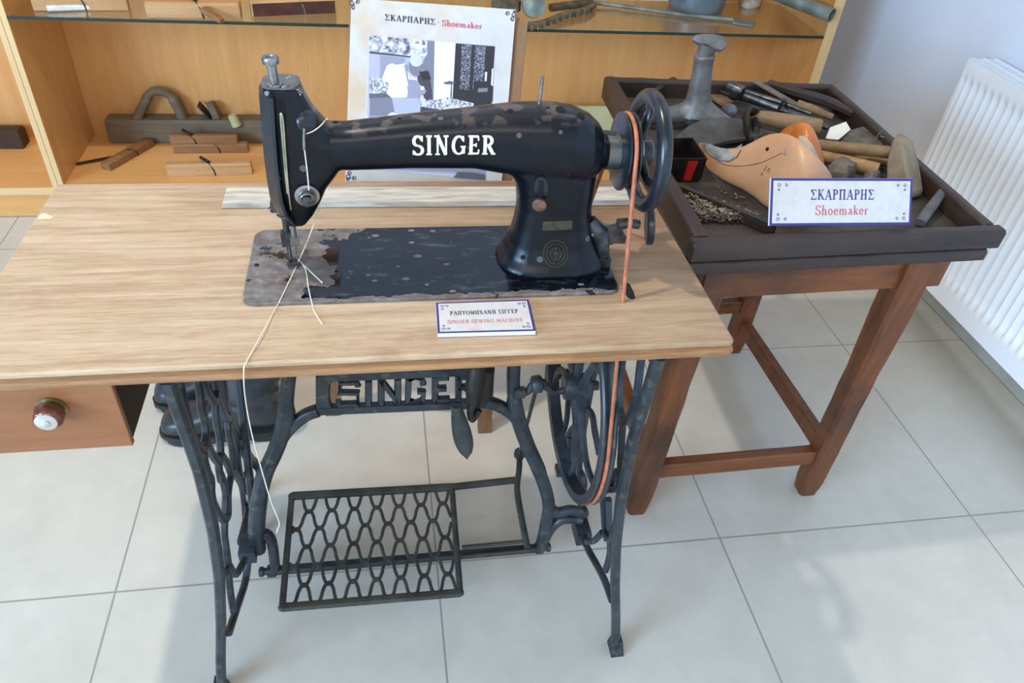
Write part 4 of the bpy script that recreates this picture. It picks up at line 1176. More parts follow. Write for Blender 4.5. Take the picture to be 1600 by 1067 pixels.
MB().loft(rail((0.0, 1.0), (0.0, 0.038), 0.026, 0.6905, 0.737, 3)).build('side_rail', TRAYY, bench, 40, 0.002)
MB().loft(rail((1.0, 0.038), (1.0, 1.0), 0.020, 0.6905, 0.737, 4)).build('side_rail', TRAYY, bench, 40, 0.002)
m = MB()
A, B = px(1047, 283, z=0.722), px(1214, 350, z=0.722)
m.bar(A + V((0, 0, -0.011)), B + V((0, 0, -0.011)), 0.009, 0.024, w2=0.009, h2=0.022)
m.build('tray_divider', TRAYY, bench, 0, 0.0015)
A, B = px(1054, 121, z=0.728), px(1021, 142, z=0.728)
MB().bar(A + V((0, 0, -0.013)), B + V((0, 0, -0.013)), 0.012, 0.028).build('tray_divider', TRAYY, bench, 0, 0.0015)
# aprons
zt_, zb_ = 0.6895, 0.612
m = MB(); quadbox(m, (0.08, 0.045), (0.92, 0.045), (0.92, 0.08), (0.08, 0.08), zb_, zt_); m.build('apron', STOOLH, bench, 0, 0.0015)
m = MB(); quadbox(m, (0.08, 0.92), (0.92, 0.92), (0.92, 0.95), (0.08, 0.95), zb_, zt_); m.build('apron', STOOLH, bench, 0, 0.0015)
m = MB(); quadbox(m, (0.05, 0.09), (0.085, 0.09), (0.085, 0.91), (0.05, 0.91), zb_, zt_); m.build('apron', STOOL, bench, 0, 0.0015)
m = MB(); quadbox(m, (0.885, 0.09), (0.915, 0.09), (0.915, 0.91), (0.885, 0.91), zb_, zt_); m.build('apron', STOOL, bench, 0, 0.0015)
# legs
FLf, FRf, BRf, BLf = px(992, 793, z=0.0), px(1257, 764, z=0.0), px(1144, 545, z=0.0), V((0.735, 0.700, 0))
FLt, FRt, BRt, BLt = px(1116, 398, z=0.675), px(1436, 397, z=0.675), V((1.105, 0.695, 0.675)), V((0.70, 0.705, 0.675))
legs = []
for i, (f_, t_) in enumerate(((FLf, FLt), (FRf, FRt), (BRf, BRt), (BLf, BLt))):
    top_ = t_ + (t_ - f_) * (0.0140 / 0.675); top_.z = 0.689
    n = 14; secs = []
    for k in range(n + 1):
        q = k / n; c = f_.lerp(top_, q)
        h = 0.0235 + 0.003 * min(1, max(0, (q - 0.6) / 0.2)) - (0.004 if q < 0.06 else 0.0) + 0.0012 * noise.noise(V((i * 3, k * .8, 0)))
        ch = 0.006
        pr = [(-h + ch, -h), (h - ch, -h), (h, -h + ch), (h, h - ch), (h - ch, h), (-h + ch, h), (-h, h - ch), (-h, -h + ch)]
        secs.append([c + V((a, b, 0)) for a, b in pr])
    MB().loft(secs).build('leg', STOOL, bench, 30)
def leg_at(f_, t_, z): return f_.lerp(t_, z / 0.675)
m = MB()
def stretcher(a, b, w_, h_, mat):
    d = (b - a).normalized()
    q = MB()
    secs = []
    up = V((0, 0, 1)); r = d.cross(up).normalized()
    for k in range(11):
        c = a.lerp(b, k / 10); j = 0.001 * noise.noise(V((a.x * 9, k, 2)))
        secs.append([c + r * x + up * (z + j) for x, z in ((-w_ / 2, -h_ / 2), (w_ / 2, -h_ / 2), (w_ / 2, h_ / 2 - .003), (w_ / 2 - .003, h_ / 2), (-w_ / 2 + .003, h_ / 2), (-w_ / 2, h_ / 2 - .003))])
    q.loft(secs).build('stretcher', mat, bench, 30)
zs = px(1150, 722, y=0.205).z
stretcher(leg_at(FLf, FLt, zs), leg_at(FRf, FRt, zs), 0.026, 0.036, STOOLH)
zr = 0.175
stretcher(leg_at(FRf, FRt, zs + 0.02), leg_at(BRf, BRt, 0.10), 0.026, 0.036, STOOL)
stretcher(leg_at(FLf, FLt, zs + 0.02), leg_at(BLf, BLt, 0.10), 0.026, 0.036, STOOL)
stretcher(leg_at(BLf, BLt, 0.16), leg_at(BRf, BRt, 0.16), 0.026, 0.036, STOOLH)

# ------------------------------------------------------------------ things in the tray
def T_(o, label, cat, grp=None): return tag(o, label, cat, grp)
# cobbler's three-armed iron last
base = px(1088, 178, z=0.728)
an = MB()
tp_ = px(1101, 84, y=base.y)
def ell(c, a, b, ax, n=12):
    ax = V(ax).normalized(); x = ax.orthogonal().normalized(); y = ax.cross(x)
    return [c + x * a * math.cos(2 * PI * i / n) + y * b * math.sin(2 * PI * i / n) for i in range(n)]
dr_ = (tp_ - base)
pts = [base.lerp(tp_, k / 8) for k in range(9)]
an.tube(pts, [0.036, 0.028, 0.0235, 0.0215, 0.0205, 0.0195, 0.0185, 0.0185, 0.021], 14, power=2.6)
la_ = px(1003, 184, z=0.720); ra_ = px(1178, 211, z=0.717); ba_ = base + V((0.05, 0.03, -0.012))
an.tube(smooth_path([base + V((0, 0, 0.012)), base.lerp(la_, 0.4) + V((0, 0, 0.002)), la_], 5), [0.030, 0.027, 0.024, 0.021, 0.019, 0.018, 0.017, 0.016, 0.0155, 0.015, 0.014], 12)
an.tube(smooth_path([base + V((0, 0, 0.012)), base.lerp(ra_, 0.5) + V((0, 0, 0.0)), ra_], 5), [0.030, 0.027, 0.024, 0.021, 0.019, 0.018, 0.017, 0.016, 0.015, 0.014, 0.0135], 12)
an.ball(base + V((0, 0, -0.001)), 0.027, (1.2, 1.0, 0.95))
iron = an.build('iron_shoe_last', ANVIL, None, 60)
r = iron.modifiers.new('remesh', 'REMESH'); r.mode = 'VOXEL'; r.voxel_size = 0.003; r.use_smooth_shade = True
s_ = iron.modifiers.new('smooth', 'SMOOTH'); s_.factor = 0.5; s_.iterations = 8
T_(iron, 'grey cast iron shoe last with upright arm standing in the tray', 'shoe last')
hp_ = [px(u, v, y=base.y - 0.004) for u, v in ((1083, 62), (1086, 54), (1098, 52), (1115, 52), (1130, 56), (1136, 64), (1135, 73), (1128, 78), (1117, 74), (1104, 67), (1090, 66))]
off = V((0.004, 0.028, 0.006))
m = MB(); c_ = V((0, 0, 0))
secs = []
top_poly = [p + V((0, 0.0, 0.004)) for p in hp_]
# heel plate: tilted leaf with thickness
ctr = sum(hp_, V((0, 0, 0))) / len(hp_)
nrm_ = V((0.10, -0.55, 0.80)).normalized()
def on_tilt(u, v):
    d = ray(u, v); t = nrm_.dot(ctr - CAM) / nrm_.dot(d); return CAM + d * t
P = [on_tilt(u, v) for u, v in ((1083, 60), (1087, 54), (1098, 52), (1115, 52), (1130, 56), (1136, 64), (1135, 73), (1128, 78), (1118, 75), (1106, 68), (1092, 66))]
m.prism(P, -nrm_ * 0.009)
m.build('heel_plate', ANVIL, iron, 50, 0.002)
m = MB().tube([tp_ + V((0, 0, -0.004)), tp_.lerp(ctr, 0.75) + V((0, 0.004, -0.004))], [0.0145, 0.019], 14)
m.build('heel_neck', ANVIL, iron, 60)
# dark sole shaped iron
so = [px(u, v, z=0.742 - 0.0006 * (v - 185)) for u, v in ((1046, 223), (1058, 210), (1076, 196), (1098, 186), (1124, 182), (1150, 184), (1176, 190), (1192, 197), (1193, 210), (1170, 214), (1140, 219), (1112, 226), (1080, 231), (1058, 230))]
m = MB().prism(so, V((0, 0.0, -0.009)))
T_(m.build('iron_sole', SOLEI, None, 40, 0.0015), 'dark leaf shaped iron sole lying in front of the iron last', 'sole plate')
T_(MB().ball(px(1139, 174, z=0.724), 0.0165, (1, 1, 0.95), 18, 12).build('metal_ball', mottled('grey_ball_steel', S(92, 94, 104), S(124, 126, 134), 30, 0.45, 0.3), None, 60), 'round grey metal ball beside the upright iron last', 'ball')
# hammer with thick wooden handle
hm = thing('hammer', 'hammer with thick worn wooden handle and black iron strap head', 'hammer', px(1230, 190, z=TF))
ha, hb = px(1172, 180, z=0.752), px(1281, 200, z=0.748)
MB().tube([ha.lerp(hb, k / 9) for k in range(10)], [0.009, 0.0115, 0.0135, 0.0145, 0.015, 0.0155, 0.016, 0.0165, 0.017, 0.0165], 14).build('handle', HAND, hm, 40)
m = MB()
m.tube(smooth_path([px(1166, 222, z=0.712), px(1166, 200, z=0.74), px(1165, 184, z=0.757), px(1170, 172, z=0.768), px(1180, 176, z=0.76)], 4), [0.0065] * 8 + [0.008] * 9, 8, squash=(1.3, 0.7), power=3)
m.tube(smooth_path([px(1182, 222, z=0.715), px(1181, 200, z=0.735), px(1178, 186, z=0.752)], 4), 0.005, 8, squash=(1.2, 0.7), power=3)
m.build('head', BLACKI, hm, 40)
# long pincers
lp = thing('long_pincers', 'long dark steel pincers along the back of the tray', 'pincers', px(1210, 160, z=TF))
MB().lathe([(0.0, 0), (0.013, 0.0), (0.0135, 0.03), (0.011, 0.036), (0.0, 0.036)], px(1140, 135, z=0.738), px(1166, 147, z=0.736) - px(1140, 135, z=0.738), 18).build('barrel', DSTEEL, lp, 40)
m = MB()
m.tube([px(1165, 143, z=.738), px(1220, 160, z=.738), px(1268, 178, z=.735)], [0.006, 0.005, 0.003], 8)
m.tube([px(1163, 150, z=.734), px(1215, 169, z=.734), px(1262, 186, z=.73), px(1293, 200, z=.72)], [0.007, 0.0065, 0.006, 0.005], 8)
m.build('jaw', DSTEEL, lp, 50)
# knife with flat blade and short handle
kn = thing('shoe_knife', 'flat grey knife with short wooden handle leaning on the back rail', 'knife', px(1240, 160, z=TF))
MB().bar(px(1180, 127, z=0.742), px(1248, 166, z=0.736), 0.016, 0.004, up=(0.2, -0.6, 0.8)).build('blade', LEATH, kn, 0, 0.001)
MB().tube([px(1246, 163, z=.738), px(1272, 172, z=.736), px(1300, 183, z=.728)], [0.010, 0.0095, 0.007], 10).build('handle', HAND, kn, 50)
m = MB()
P = [px(1200, 131, z=.733), px(1240, 143, z=.731), px(1290, 158, z=.729), px(1334, 178, z=.724)]
m.tube(smooth_path(P, 4), [0.011] * 6 + [0.0125] * 4 + [0.010] * 3, 8, squash=(1, 0.8), power=3)
T_(m.build('wooden_bar', TRAY, None, 40), 'dark wooden bar lying along the back right of the tray', 'wooden bar')
m = MB().tube([px(1102, 133, z=.716), px(1150, 152, z=.72), px(1215, 172, z=.722)], [0.0045, 0.004, 0.0035], 8)
T_(m.build('round_file', BLACKI, None, 50), 'thin brownish round file between the iron last and the long pincers', 'file')
m = MB().prism([px(u, v, z=.712) for u, v in ((1093, 138), (1104, 128), (1128, 144), (1146, 158), (1138, 166), (1118, 154))], V((0, 0, -0.008)))
T_(m.build('flat_wood_piece', HAND, None, 0, 0.001), 'flat pale wood offcut just right of the upright iron last', 'wood piece')
m = MB()
m.tube(smooth_path([px(1213, 178, z=.722), px(1219, 166, z=.742), px(1226, 156, z=.757), px(1229, 166, z=.745), px(1234, 176, z=.72)], 4), 0.003, 8)
T_(m.build('wire_hook', BLACKI, None, 50), 'small bent iron hook standing above the long pincers', 'hook')
# black tin with red stripe
tin = thing('tin_box', 'small open black tin with a red stripe', 'tin', px(1075, 270, z=TF))
tz1, tz0 = 0.746, TF + 0.001
fr, brr = px(1106, 248, z=tz1), px(1083, 215, z=tz1)
fl = fr + V((-0.068, 0.0, 0)); bl = brr + V((-0.068, 0.0, 0))
def inset(P, d):
    c = sum(P, V()) / 4
    return [p + (c - p).normalized() * d for p in P]
O = [fl, fr, brr, bl]; I = inset(O, 0.0035)
lo = lambda P, z, s=0.0: [V((p.x, p.y, z)) for p in (inset(P, s) if s else P)]
m = MB()
m.loft([lo(O, tz0, 0.006), lo(O, tz0 + 0.004, 0.003), lo(O, tz1 - 0.004, 0.0015), lo(O, tz1, 0.0), lo(O, tz1 + 0.001, 0.001), lo(O, tz1, 0.0035), lo(O, tz0 + 0.004, 0.007)], True)
m.build('body', TINB, tin, 30)
m = MB()
def tf(u, v): return px(u, v, y=fr.y + 0.0005)
fy = fr.y - 0.0012
m.hexa([V((fr.x - 0.036, fy + .002, tz0 + 0.003)), V((fr.x - 0.021, fy + .002, tz0 + 0.003)), V((fr.x - 0.021, fy + .004, tz0 + 0.003)), V((fr.x - 0.036, fy + .004, tz0 + 0.003)),
        V((fr.x - 0.034, fy, tz1 - 0.005)), V((fr.x - 0.017, fy, tz1 - 0.005)), V((fr.x - 0.017, fy + .002, tz1 - 0.005)), V((fr.x - 0.034, fy + .002, tz1 - 0.005))])
m.build('red_stripe', TINR, tin, 0)['label'] = 'red painted stripe'
# wooden shoe lasts
def last(rows, zfloor, kx, depth=1.0, nseg=16):
    """rows: (px x, top px, bottom px) silhouettes; builds a rounded body resting on zfloor"""
    secs = []
    for (x, t_, b_) in rows:
        r_ = (b_ - t_) / 2 * kx
        c = px(x, (t_ + b_) / 2, z=zfloor + r_ * 0.98)
        vd = (c - CAM).normalized(); up = (V((0, 0, 1)) - vd * vd.z).normalized()
        dp = up.cross(V((1, 0, 0))).normalized()
        secs.append([c + up * r_ * math.cos(a) + dp * r_ * depth * math.sin(a) for a in [2 * PI * i / nseg for i in range(nseg)]])
    return secs
rows = [(1089, 224, 238), (1093, 222, 248), (1101, 224, 258), (1114, 230, 268), (1130, 236, 278), (1148, 233, 287), (1166, 224, 293), (1182, 214, 300), (1198, 211, 308), (1212, 213, 318), (1228, 222, 328), (1246, 238, 336), (1264, 254, 338), (1282, 269, 336), (1290, 280, 326)]
sl = MB().loft(last(rows, TF + 0.001, 0.00118, 0.62)).build('wooden_last', LAST, None, 70, 0, 1)
T_(sl, 'pale beech shoe last with pencil line and size stamp, behind the shoemaker sign', 'shoe last')
dg = bpy.context.evaluated_depsgraph_get(); dg.update()
def surf(ob):
    ev = ob.evaluated_get(bpy.context.evaluated_depsgraph_get()); me = ev.to_mesh()
    b_ = BVHTree.FromPolygons([v.co.copy() for v in me.vertices], [tuple(p.vertices) for p in me.polygons]); ev.to_mesh_clear()
    def f(u, v, off=0.0006):
        d = ray(u, v).normalized(); h, n_, _, _ = b_.ray_cast(CAM, d)
        if h is None: return px(u, v, z=0.74)
        return h + (n_ if n_.dot(d) < 0 else -n_) * off
    return f
sf_ = surf(sl)
m = MB().tube(smooth_path([sf_(u, v, 0.0002) for u, v in ((1122, 253), (1135, 258), (1152, 259.5), (1172, 258), (1192, 253), (1210, 245), (1222, 239))], 4), 0.0005, 5)
m.build('pencil_line', DARKT, sl, 60)
m = MB().lathe([(0.0035, 0), (0.0033, 0.0005), (0, 0.0006)], sf_(1199, 233, 0.0002), sf_(1199, 233, 0.01) - sf_(1199, 233, 0), 14); m.build('nail_hole', HOLE, sl, 0)
m = MB()
def on_last(cx, cy, ang):
    ca, sa = math.cos(ang), math.sin(ang)
    return lambda x, y: sf_(cx + x * ca + y * sa, cy + x * sa - y * ca, 0.0006)
for ch, cx, cy in (('3', 1194, 266), ('6', 1200, 269), ('6', 1190, 274)):
    lettering(m, ch, on_last(cx, cy, 0.5), 8 if ch != '6' or cy < 272 else 6, 1.0, 1.0)
m.build('size_stamp', GREYT, sl, 0, fix=False)
m = MB().lathe([(0.0045, -0.001), (0.0045, 0.002), (0, 0.003)], sf_(1226, 238, 0), V((0.5, -0.6, 0.6)), 12); m.build('nail', GREYL, sl, 40)
rows = [(1218, 226, 262), (1224, 218, 272), (1232, 212, 282), (1242, 210, 292), (1252, 210, 296), (1262, 216, 296), (1272, 232, 298), (1284, 256, 300), (1293, 276, 298)]
sl2 = MB().loft(last(rows, TF + 0.004, 0.00118, 0.55)).build('wooden_last', LASTO, None, 70, 0, 1)
for k in range(len(sl2.data.vertices)): sl2.data.vertices[k].co += V((0.012, 0.045, 0.0))
T_(sl2, 'orange varnished shoe last behind the pale beech one', 'shoe last')
dg.update()
sg = surf(sl2)
m = MB(); ra = [(1251, 212), (1260, 214), (1268, 226), (1277, 244), (1286, 262), (1291, 276)]; rb_ = [(1248, 217), (1250, 230), (1256, 244), (1264, 258), (1273, 272), (1281, 282)]
cols = [[sg(a[0] + (b[0] - a[0]) * k / 4, a[1] + (b[1] - a[1]) * k / 4, 0.0022) for k in range(5)] for a, b in zip(ra, rb_)]
m.add([p for c_ in cols for p in c_], [(i * 5 + k, i * 5 + k + 1, i * 5 + k + 6, i * 5 + k + 5) for i in range(5) for k in range(4)])
m.build('worn_edge', LASTP, sl2, 60)['label'] = 'pale worn edge of the last'
m = MB().tube(smooth_path([sg(u, v, 0.0006) for u, v in ((1238, 249), (1246, 243), (1256, 238))], 3), 0.0006, 5); m.build('pencil_line', DARKT, sl2, 60)
m = MB().lathe([(0.005, 0), (0.0048, 0.0006), (0, 0.0007)], sg(1259, 238, 0.001), V((0.3, -0.7, 0.5)), 12); m.build('nail', GREYL, sl2, 0)
m = MB()
UP = [(1102, 225), (1112, 228), (1124, 233), (1138, 236), (1150, 231), (1160, 224)]; DN = [(1104, 234), (1114, 243), (1126, 250), (1140, 252), (1152, 246), (1159, 235)]
A_ = [sf_(u, v, 0.006) for u, v in UP]; B_ = [sf_(u, v, 0.003) for u, v in DN]
vs = A_ + B_ + [p + V((0, 0.003, -0.004)) for p in A_] + [p + V((0, 0.003, -0.003)) for p in B_]
fs = [(i, i + 1, 7 + i, 6 + i) for i in range(5)] + [(12 + i, 18 + i, 19 + i, 13 + i) for i in range(5)] + [(6 + i, 7 + i, 19 + i, 18 + i) for i in range(5)] + [(i, 12 + i, 13 + i, i + 1) for i in range(5)] + [(0, 6, 18, 12), (5, 17, 23, 11)]
m.add(vs, fs)
T_(m.build('leather_piece', GREYL, None, 50), 'curled grey leather piece lying on the pale beech shoe last', 'leather')
# mallet
ml = thing('mallet', 'grey wooden mallet with long handle by the right rim of the tray', 'mallet', px(1415, 290, z=TF))
hz0 = TF + 0.002
bot = [px(u, v, z=hz0 + 0.012) for u, v in ((1384, 283), (1424, 303), (1444, 298), (1410, 276))]
topq = [px(u, v, z=0.772) for u, v in ((1394, 219), (1410, 228), (1427, 220), (1404, 205))]
mid = [px(u, v, z=0.742) for u, v in ((1385, 252), (1418, 272), (1437, 258), (1416, 236))]
m = MB().loft([[p + V((0, 0, -0.012)) for p in bot], bot, mid, topq, [p.lerp(sum(topq, V()) / 4, 0.35) + V((0, 0, 0.003)) for p in topq]])
m.build('head', MALLET, ml, 40, 0.004)
MB().tube([px(1232, 221, z=0.724), px(1300, 229, z=0.735), px(1360, 235, z=0.742), px(1409, 240, z=0.746)], [0.0095, 0.0105, 0.011, 0.0115], 12).build('handle', HAND, ml, 50)
# loose tool handles
th1 = thing('awl', 'yellow wooden awl handle under the mallet shaft', 'awl', px(1320, 255, z=TF))
MB().tube([px(1262, 238, z=0.716), px(1300, 248, z=0.718), px(1340, 258, z=0.718), px(1371, 266, z=0.718)], [0.010, 0.0115, 0.013, 0.0135], 12).build('handle', HANDY, th1, 40)
MB().tube([px(1262, 238, z=0.716), px(1236, 232, z=0.716)], [0.003, 0.001], 8).build('spike', BLACKI, th1, 40)
T_(MB().tube([px(1338, 243, z=0.713), px(1362, 247, z=0.716), px(1386, 252, z=0.715)], [0.009, 0.012, 0.0105], 12).build('handle_stub', HANDY, None, 50), 'short yellow wooden handle stub touching the mallet head', 'handle')
T_(MB().tube([px(1276, 262, z=0.708), px(1310, 272, z=0.708), px(1345, 279, z=0.708)], [0.006, 0.007, 0.006], 10).build('dark_rod', BLACKI, None, 50), 'thin dark rod in front of the yellow awl handle', 'rod')
T_(MB().tube([px(1172, 205, z=0.712), px(1200, 213, z=0.713), px(1250, 224, z=0.712)], [0.010, 0.0105, 0.009], 12).build('wooden_dowel', HAND, None, 50), 'pale wooden dowel lying below the hammer handle', 'dowel')
def crumple(name, label, cat, pts, z, h, mat, seed, amp=0.006):
    m = MB(); P = [px(u, v, z=z) for u, v in pts]; c = sum(P, V()) / len(P); n = len(P)
    secs = []
    for k, (s_, zz) in enumerate(((1.0, 0.0), (1.04, 0.25), (0.92, 0.6), (0.65, 0.9), (0.3, 1.0))):
        ring = []
        for p in P:
            q = c + (p - c) * s_ + V((0, 0, h * zz))
            if k: q += noise.noise_vector(q * 60 + V((seed, 0, 0))) * amp
            q.z = max(q.z, z)
            ring.append(q)
        secs.append(ring)
    m.loft(secs)
    return T_(m.build(name, mat, None, 25), label, cat)
def blob(cx, cy, rx, ry, n=14): return [(cx + rx * math.cos(2 * PI * i / n), cy + ry * math.sin(2 * PI * i / n)) for i in range(n)]
crumple('leather_scrap', 'crumpled grey leather scrap behind the shoemaker sign', 'leather', blob(1312, 273, 25, 12), TF, 0.030, LEATH, 3)
crumple('leather_scrap', 'small round grey leather scrap between crumpled scrap and mallet', 'leather', blob(1360, 282, 15, 8), TF, 0.022, LEATH, 8, 0.003)
m = MB().prism([px(u, v, z=.728 - 0.0004 * (v - 200)) for u, v in ((1290, 216), (1297, 199), (1322, 190), (1329, 202), (1310, 218))], V((0, 0, -0.0012)))
T_(m.build('white_card', PAPER, None, 0), 'white card scrap beside the thick hammer handle', 'card')
m = MB().prism([px(u, v, z=.722) for u, v in ((1328, 203), (1348, 197), (1374, 202), (1381, 212), (1380, 226), (1352, 224), (1314, 221))], V((0, 0, -0.018)))
T_(m.build('leather_block', LEATH, None, 0, 0.002), 'dark grey leather block in front of the right rim, behind the mallet shaft', 'leather')
m = MB().tube(smooth_path([px(1368, 218, z=.73), px(1374, 208, z=.735), px(1383, 203, z=.736), px(1376, 212, z=.734), px(1386, 216, z=.733), px(1396, 221, z=.735)], 4), 0.0009, 6)
T_(m.build('wire_scrap', STEEL, None, 60), 'thin bright wire curl on the dark leather block', 'wire')
m = MB().tube([px(1438, 348, z=.709), px(1455, 324, z=.716), px(1475, 297, z=.728)], [0.0085, 0.009, 0.0075], 10, squash=(1, 0.7), power=3)
T_(m.build('sharpening_stone', mottled('grey_stone', S(70, 72, 74), S(96, 97, 97), 30, 0.6), None, 40), 'long grey sharpening stone leaning in the front right corner', 'stone')
# heap of small nails and shavings (uncountable)
m = MB(); rnd = random.Random(4)
def in_tri(p, a, b, c):
    s1 = (b - a).cross(p - a); s2 = (c - b).cross(p - b); s3 = (a - c).cross(p - c)
    return (s1 >= 0 and s2 >= 0 and s3 >= 0) or (s1 <= 0 and s2 <= 0 and s3 <= 0)
from mathutils import Vector as V2
ta, tb, tc = [px(u, v, z=TF) for u, v in ((1068, 308), (1073, 349), (1192, 351))]
t2 = [q.to_2d() for q in (ta, tb, tc)]
cnt = 0
while cnt < 560:
    p = V((rnd.uniform(0.64, 0.82), rnd.uniform(0.14, 0.34), TF))
    if not in_tri(p.to_2d(), *t2): continue
    cnt += 1
    h = TF + 0.003 + rnd.uniform(0.0, 0.014); a = rnd.uniform(0, 2 * PI); L_ = rnd.uniform(0.005, 0.013)
    c = V((p.x, p.y, h)); d = V((math.cos(a), math.sin(a), rnd.uniform(-0.25, 0.25)))
    if cnt % 3 == 0:
        m.tube([c + V((0.003 * math.cos(q + a), 0.003 * math.sin(q + a), 0.001 * q)) for q in [k * 0.9 for k in range(6)]], 0.0011, 4)
    elif cnt % 7 == 0:
        e = V((-d.y, d.x, 0)) * L_ * 0.4
        m.prism([c - d * L_ * .5 - e, c + d * L_ * .5 - e, c + d * L_ * .4 + e, c - d * L_ * .5 + e], V((0, 0, 0.001)))
    else:
        m.tube([c - d * L_ / 2, c + d * L_ / 2], [0.0009, 0.0015], 4)
for u, v in ((1128, 298), (1133, 302), (1150, 304), (1152, 309), (1147, 309), (1160, 308), (1120, 292), (1165, 318)):
    c = px(u, v, z=TF + 0.002); a = rnd.uniform(0, 6); m.tube([c - V((math.cos(a), math.sin(a), 0)) * .005, c + V((math.cos(a), math.sin(a), 0)) * .005], 0.001, 5)
T_(m.build('nail_heap', NAILM, None, 0), 'heap of small tacks and shavings in the front left corner', 'nails')['kind'] = 'stuff'
# standing sign
sgn = [px(1202, 353, y=0.152), px(1423, 351, y=0.156), px(1426, 279, y=0.186), px(1205, 278, y=0.182)]
sign('shoemaker_sign', 'white sign with navy border standing on the front rim of the bench tray', sgn, 0.004,
     [('ΣΚΑΡΠΑΡΗΣ', 0.55, 0.215, 0.93, NAVYT, 0.95), ('Shoemaker', 0.225, 0.205, 0.98, REDT, 0.85)], 0.055)
# ------------------------------------------------------------------ poster on an easel behind the table
pT = V((0, 0, 0))
yb_, yt_ = 0.55, 0.635
BL, BR, TR, TL = px(539, 284, y=yb_), px(784, 283, y=yb_ - 0.012), px(806, 15, y=yt_ - 0.012), px(549, -3, y=yt_)
pn_ = (BR - BL).cross(TL - BL).normalized()
if pn_.dot(CAM - BL) < 0: pn_ = -pn_
def pp(u, v, off=0.0):
    d = ray(u, v); t = pn_.dot(BL - CAM) / pn_.dot(d); return CAM + d * t + pn_ * off
poster = MB().prism([pp(539, 284), pp(784, 283), pp(806, 15), pp(549, -3)], -pn_ * 0.005).build('poster', PARCH, None, 0)
tag(poster, 'stained cream poster with a black and white photograph of a shoemaker at work', 'poster')
Z4 = lambda a, b: (520 + a / 3.5556, b / 3.5556)
lay = [0]
def tone(name, g, blue=1.12):
    return plain(name, S(min(255, g), min(255, g), min(255, g * blue)), 0.5)
TONES = {k: tone('print_tone_%s' % n, k) for n, k in (('black', 40), ('charcoal', 66), ('dark', 92), ('slate', 120), ('mid', 146), ('grey', 172), ('light', 198), ('pale', 216), ('white', 229))}
photo = MB().flat([pp(*Z4(a, b), 0.0004) for a, b in ((202, 195), (902, 256), (846, 1000), (168, 936))]).build('photograph', TONES[198], poster, 0)
GRAIN = mottled('print_clutter_tone', S(120, 120, 132), S(216, 216, 232), 240, 0.5, bump=0, lo=0.44, hi=0.56)
DOORT = mottled('print_curtain_tone', S(48, 48, 54), S(150, 150, 164), 420, 0.5, bump=0, lo=0.46, hi=0.6)
SHELFT = mottled('print_shelf_tone', S(86, 86, 98), S(226, 226, 238), 90, 0.5, bump=0, lo=0.4, hi=0.6)
def tone_poly(name, mat, pts, par=None):
    lay[0] += 1
    q = MB().flat([pp(*Z4(a, b), 0.0005 + 0.00005 * lay[0]) for a, b in pts])
    return q.build(name, mat, par or photo, 0, fix=False)
tone_poly('print_shade', TONES[172], ((203, 290), (425, 318), (425, 640), (190, 640)))
tone_poly('print_clutter', SHELFT, ((202, 196), (525, 224), (520, 318), (430, 312), (203, 282)))
tone_poly('print_shade', TONES[66], ((203, 284), (432, 312), (431, 320), (203, 296)))
tone_poly('print_shade', TONES[146], ((262, 305), (400, 322), (395, 470), (262, 470)))
tone_poly('print_shade', TONES[120], ((525, 224), (566, 228), (560, 560), (505, 545), (505, 330), (525, 300)))
tone_poly('print_clutter', GRAIN, ((205, 430), (300, 440), (310, 515), (205, 520)))
tone_poly('print_shade', TONES[92], ((203, 520), (320, 516), (322, 540), (203, 546)))
tone_poly('print_shade', TONES[120], ((205, 545), (325, 540), (345, 640), (205, 645)))
tone_poly('print_shade', TONES[229], ((566, 230), (682, 240), (668, 566), (560, 556)))
tone_poly('print_shade', TONES[40], ((682, 240), (900, 257), (876, 600), (662, 600)))
tone_poly('print_curtain', DOORT, ((716, 246), (772, 250), (756, 500), (704, 495)))
tone_poly('print_curtain', DOORT, ((790, 252), (850, 257), (834, 500), (776, 500)))
tone_poly('print_shade', TONES[229], ((846, 398), (857, 400), (852, 470), (843, 470)))
tone_poly('print_shade', TONES[216], ((884, 380), (893, 380), (880, 590), (870, 590)))
# workbench, chair, lamp
tone_poly('print_clutter', GRAIN, ((486, 575), (640, 540), (790, 575), (780, 640), (486, 640)))
tone_poly('print_shade', TONES[66], ((486, 590), (600, 610), (780, 600), (778, 660), (484, 660)))
tone_poly('print_shade', TONES[40], ((782, 452), (850, 450), (890, 480), (886, 560), (866, 610), (782, 600)))
tone_poly('print_shade', TONES[120], ((806, 490), (862, 488), (858, 510), (806, 512)))
tone_poly('print_shade', TONES[92], ((610, 460), (650, 448), (682, 460), (660, 468), (630, 468)))
tone_poly('print_shade', TONES[92], ((656, 466), (662, 466), (660, 545), (652, 545)))
# the shoemaker, seen from the side, in white shirt and apron
tone_poly('print_shade', TONES[66], ((470, 400), (525, 390), (545, 470), (552, 545), (520, 560), (470, 470)))
tone_poly('print_figure', TONES[229], ((300, 365), (330, 350), (350, 360), (402, 352), (430, 430), (470, 440), (480, 470), (420, 490), (412, 540), (330, 545), (300, 520), (312, 462), (270, 445)))
tone_poly('print_figure', TONES[172], ((335, 540), (412, 545), (478, 540), (488, 590), (484, 645), (345, 645)))
tone_poly('print_figure', TONES[146], ((395, 360), (412, 356), (420, 440), (470, 445), (490, 480), (480, 545), (412, 545), (420, 480)))
tone_poly('print_figure', TONES[146], ((412, 480), (440, 468), (482, 490), (520, 500), (512, 520), (470, 530), (420, 520)))
tone_poly('print_figure', TONES[120], [(462 + 40 * math.cos(a), 368 + 56 * math.sin(a)) for a in [2 * PI * i / 16 for i in range(16)]])
tone_poly('print_figure', TONES[198], [(464 + 36 * math.cos(a), 336 + 34 * math.sin(a)) for a in [2 * PI * i / 14 for i in range(14)]])
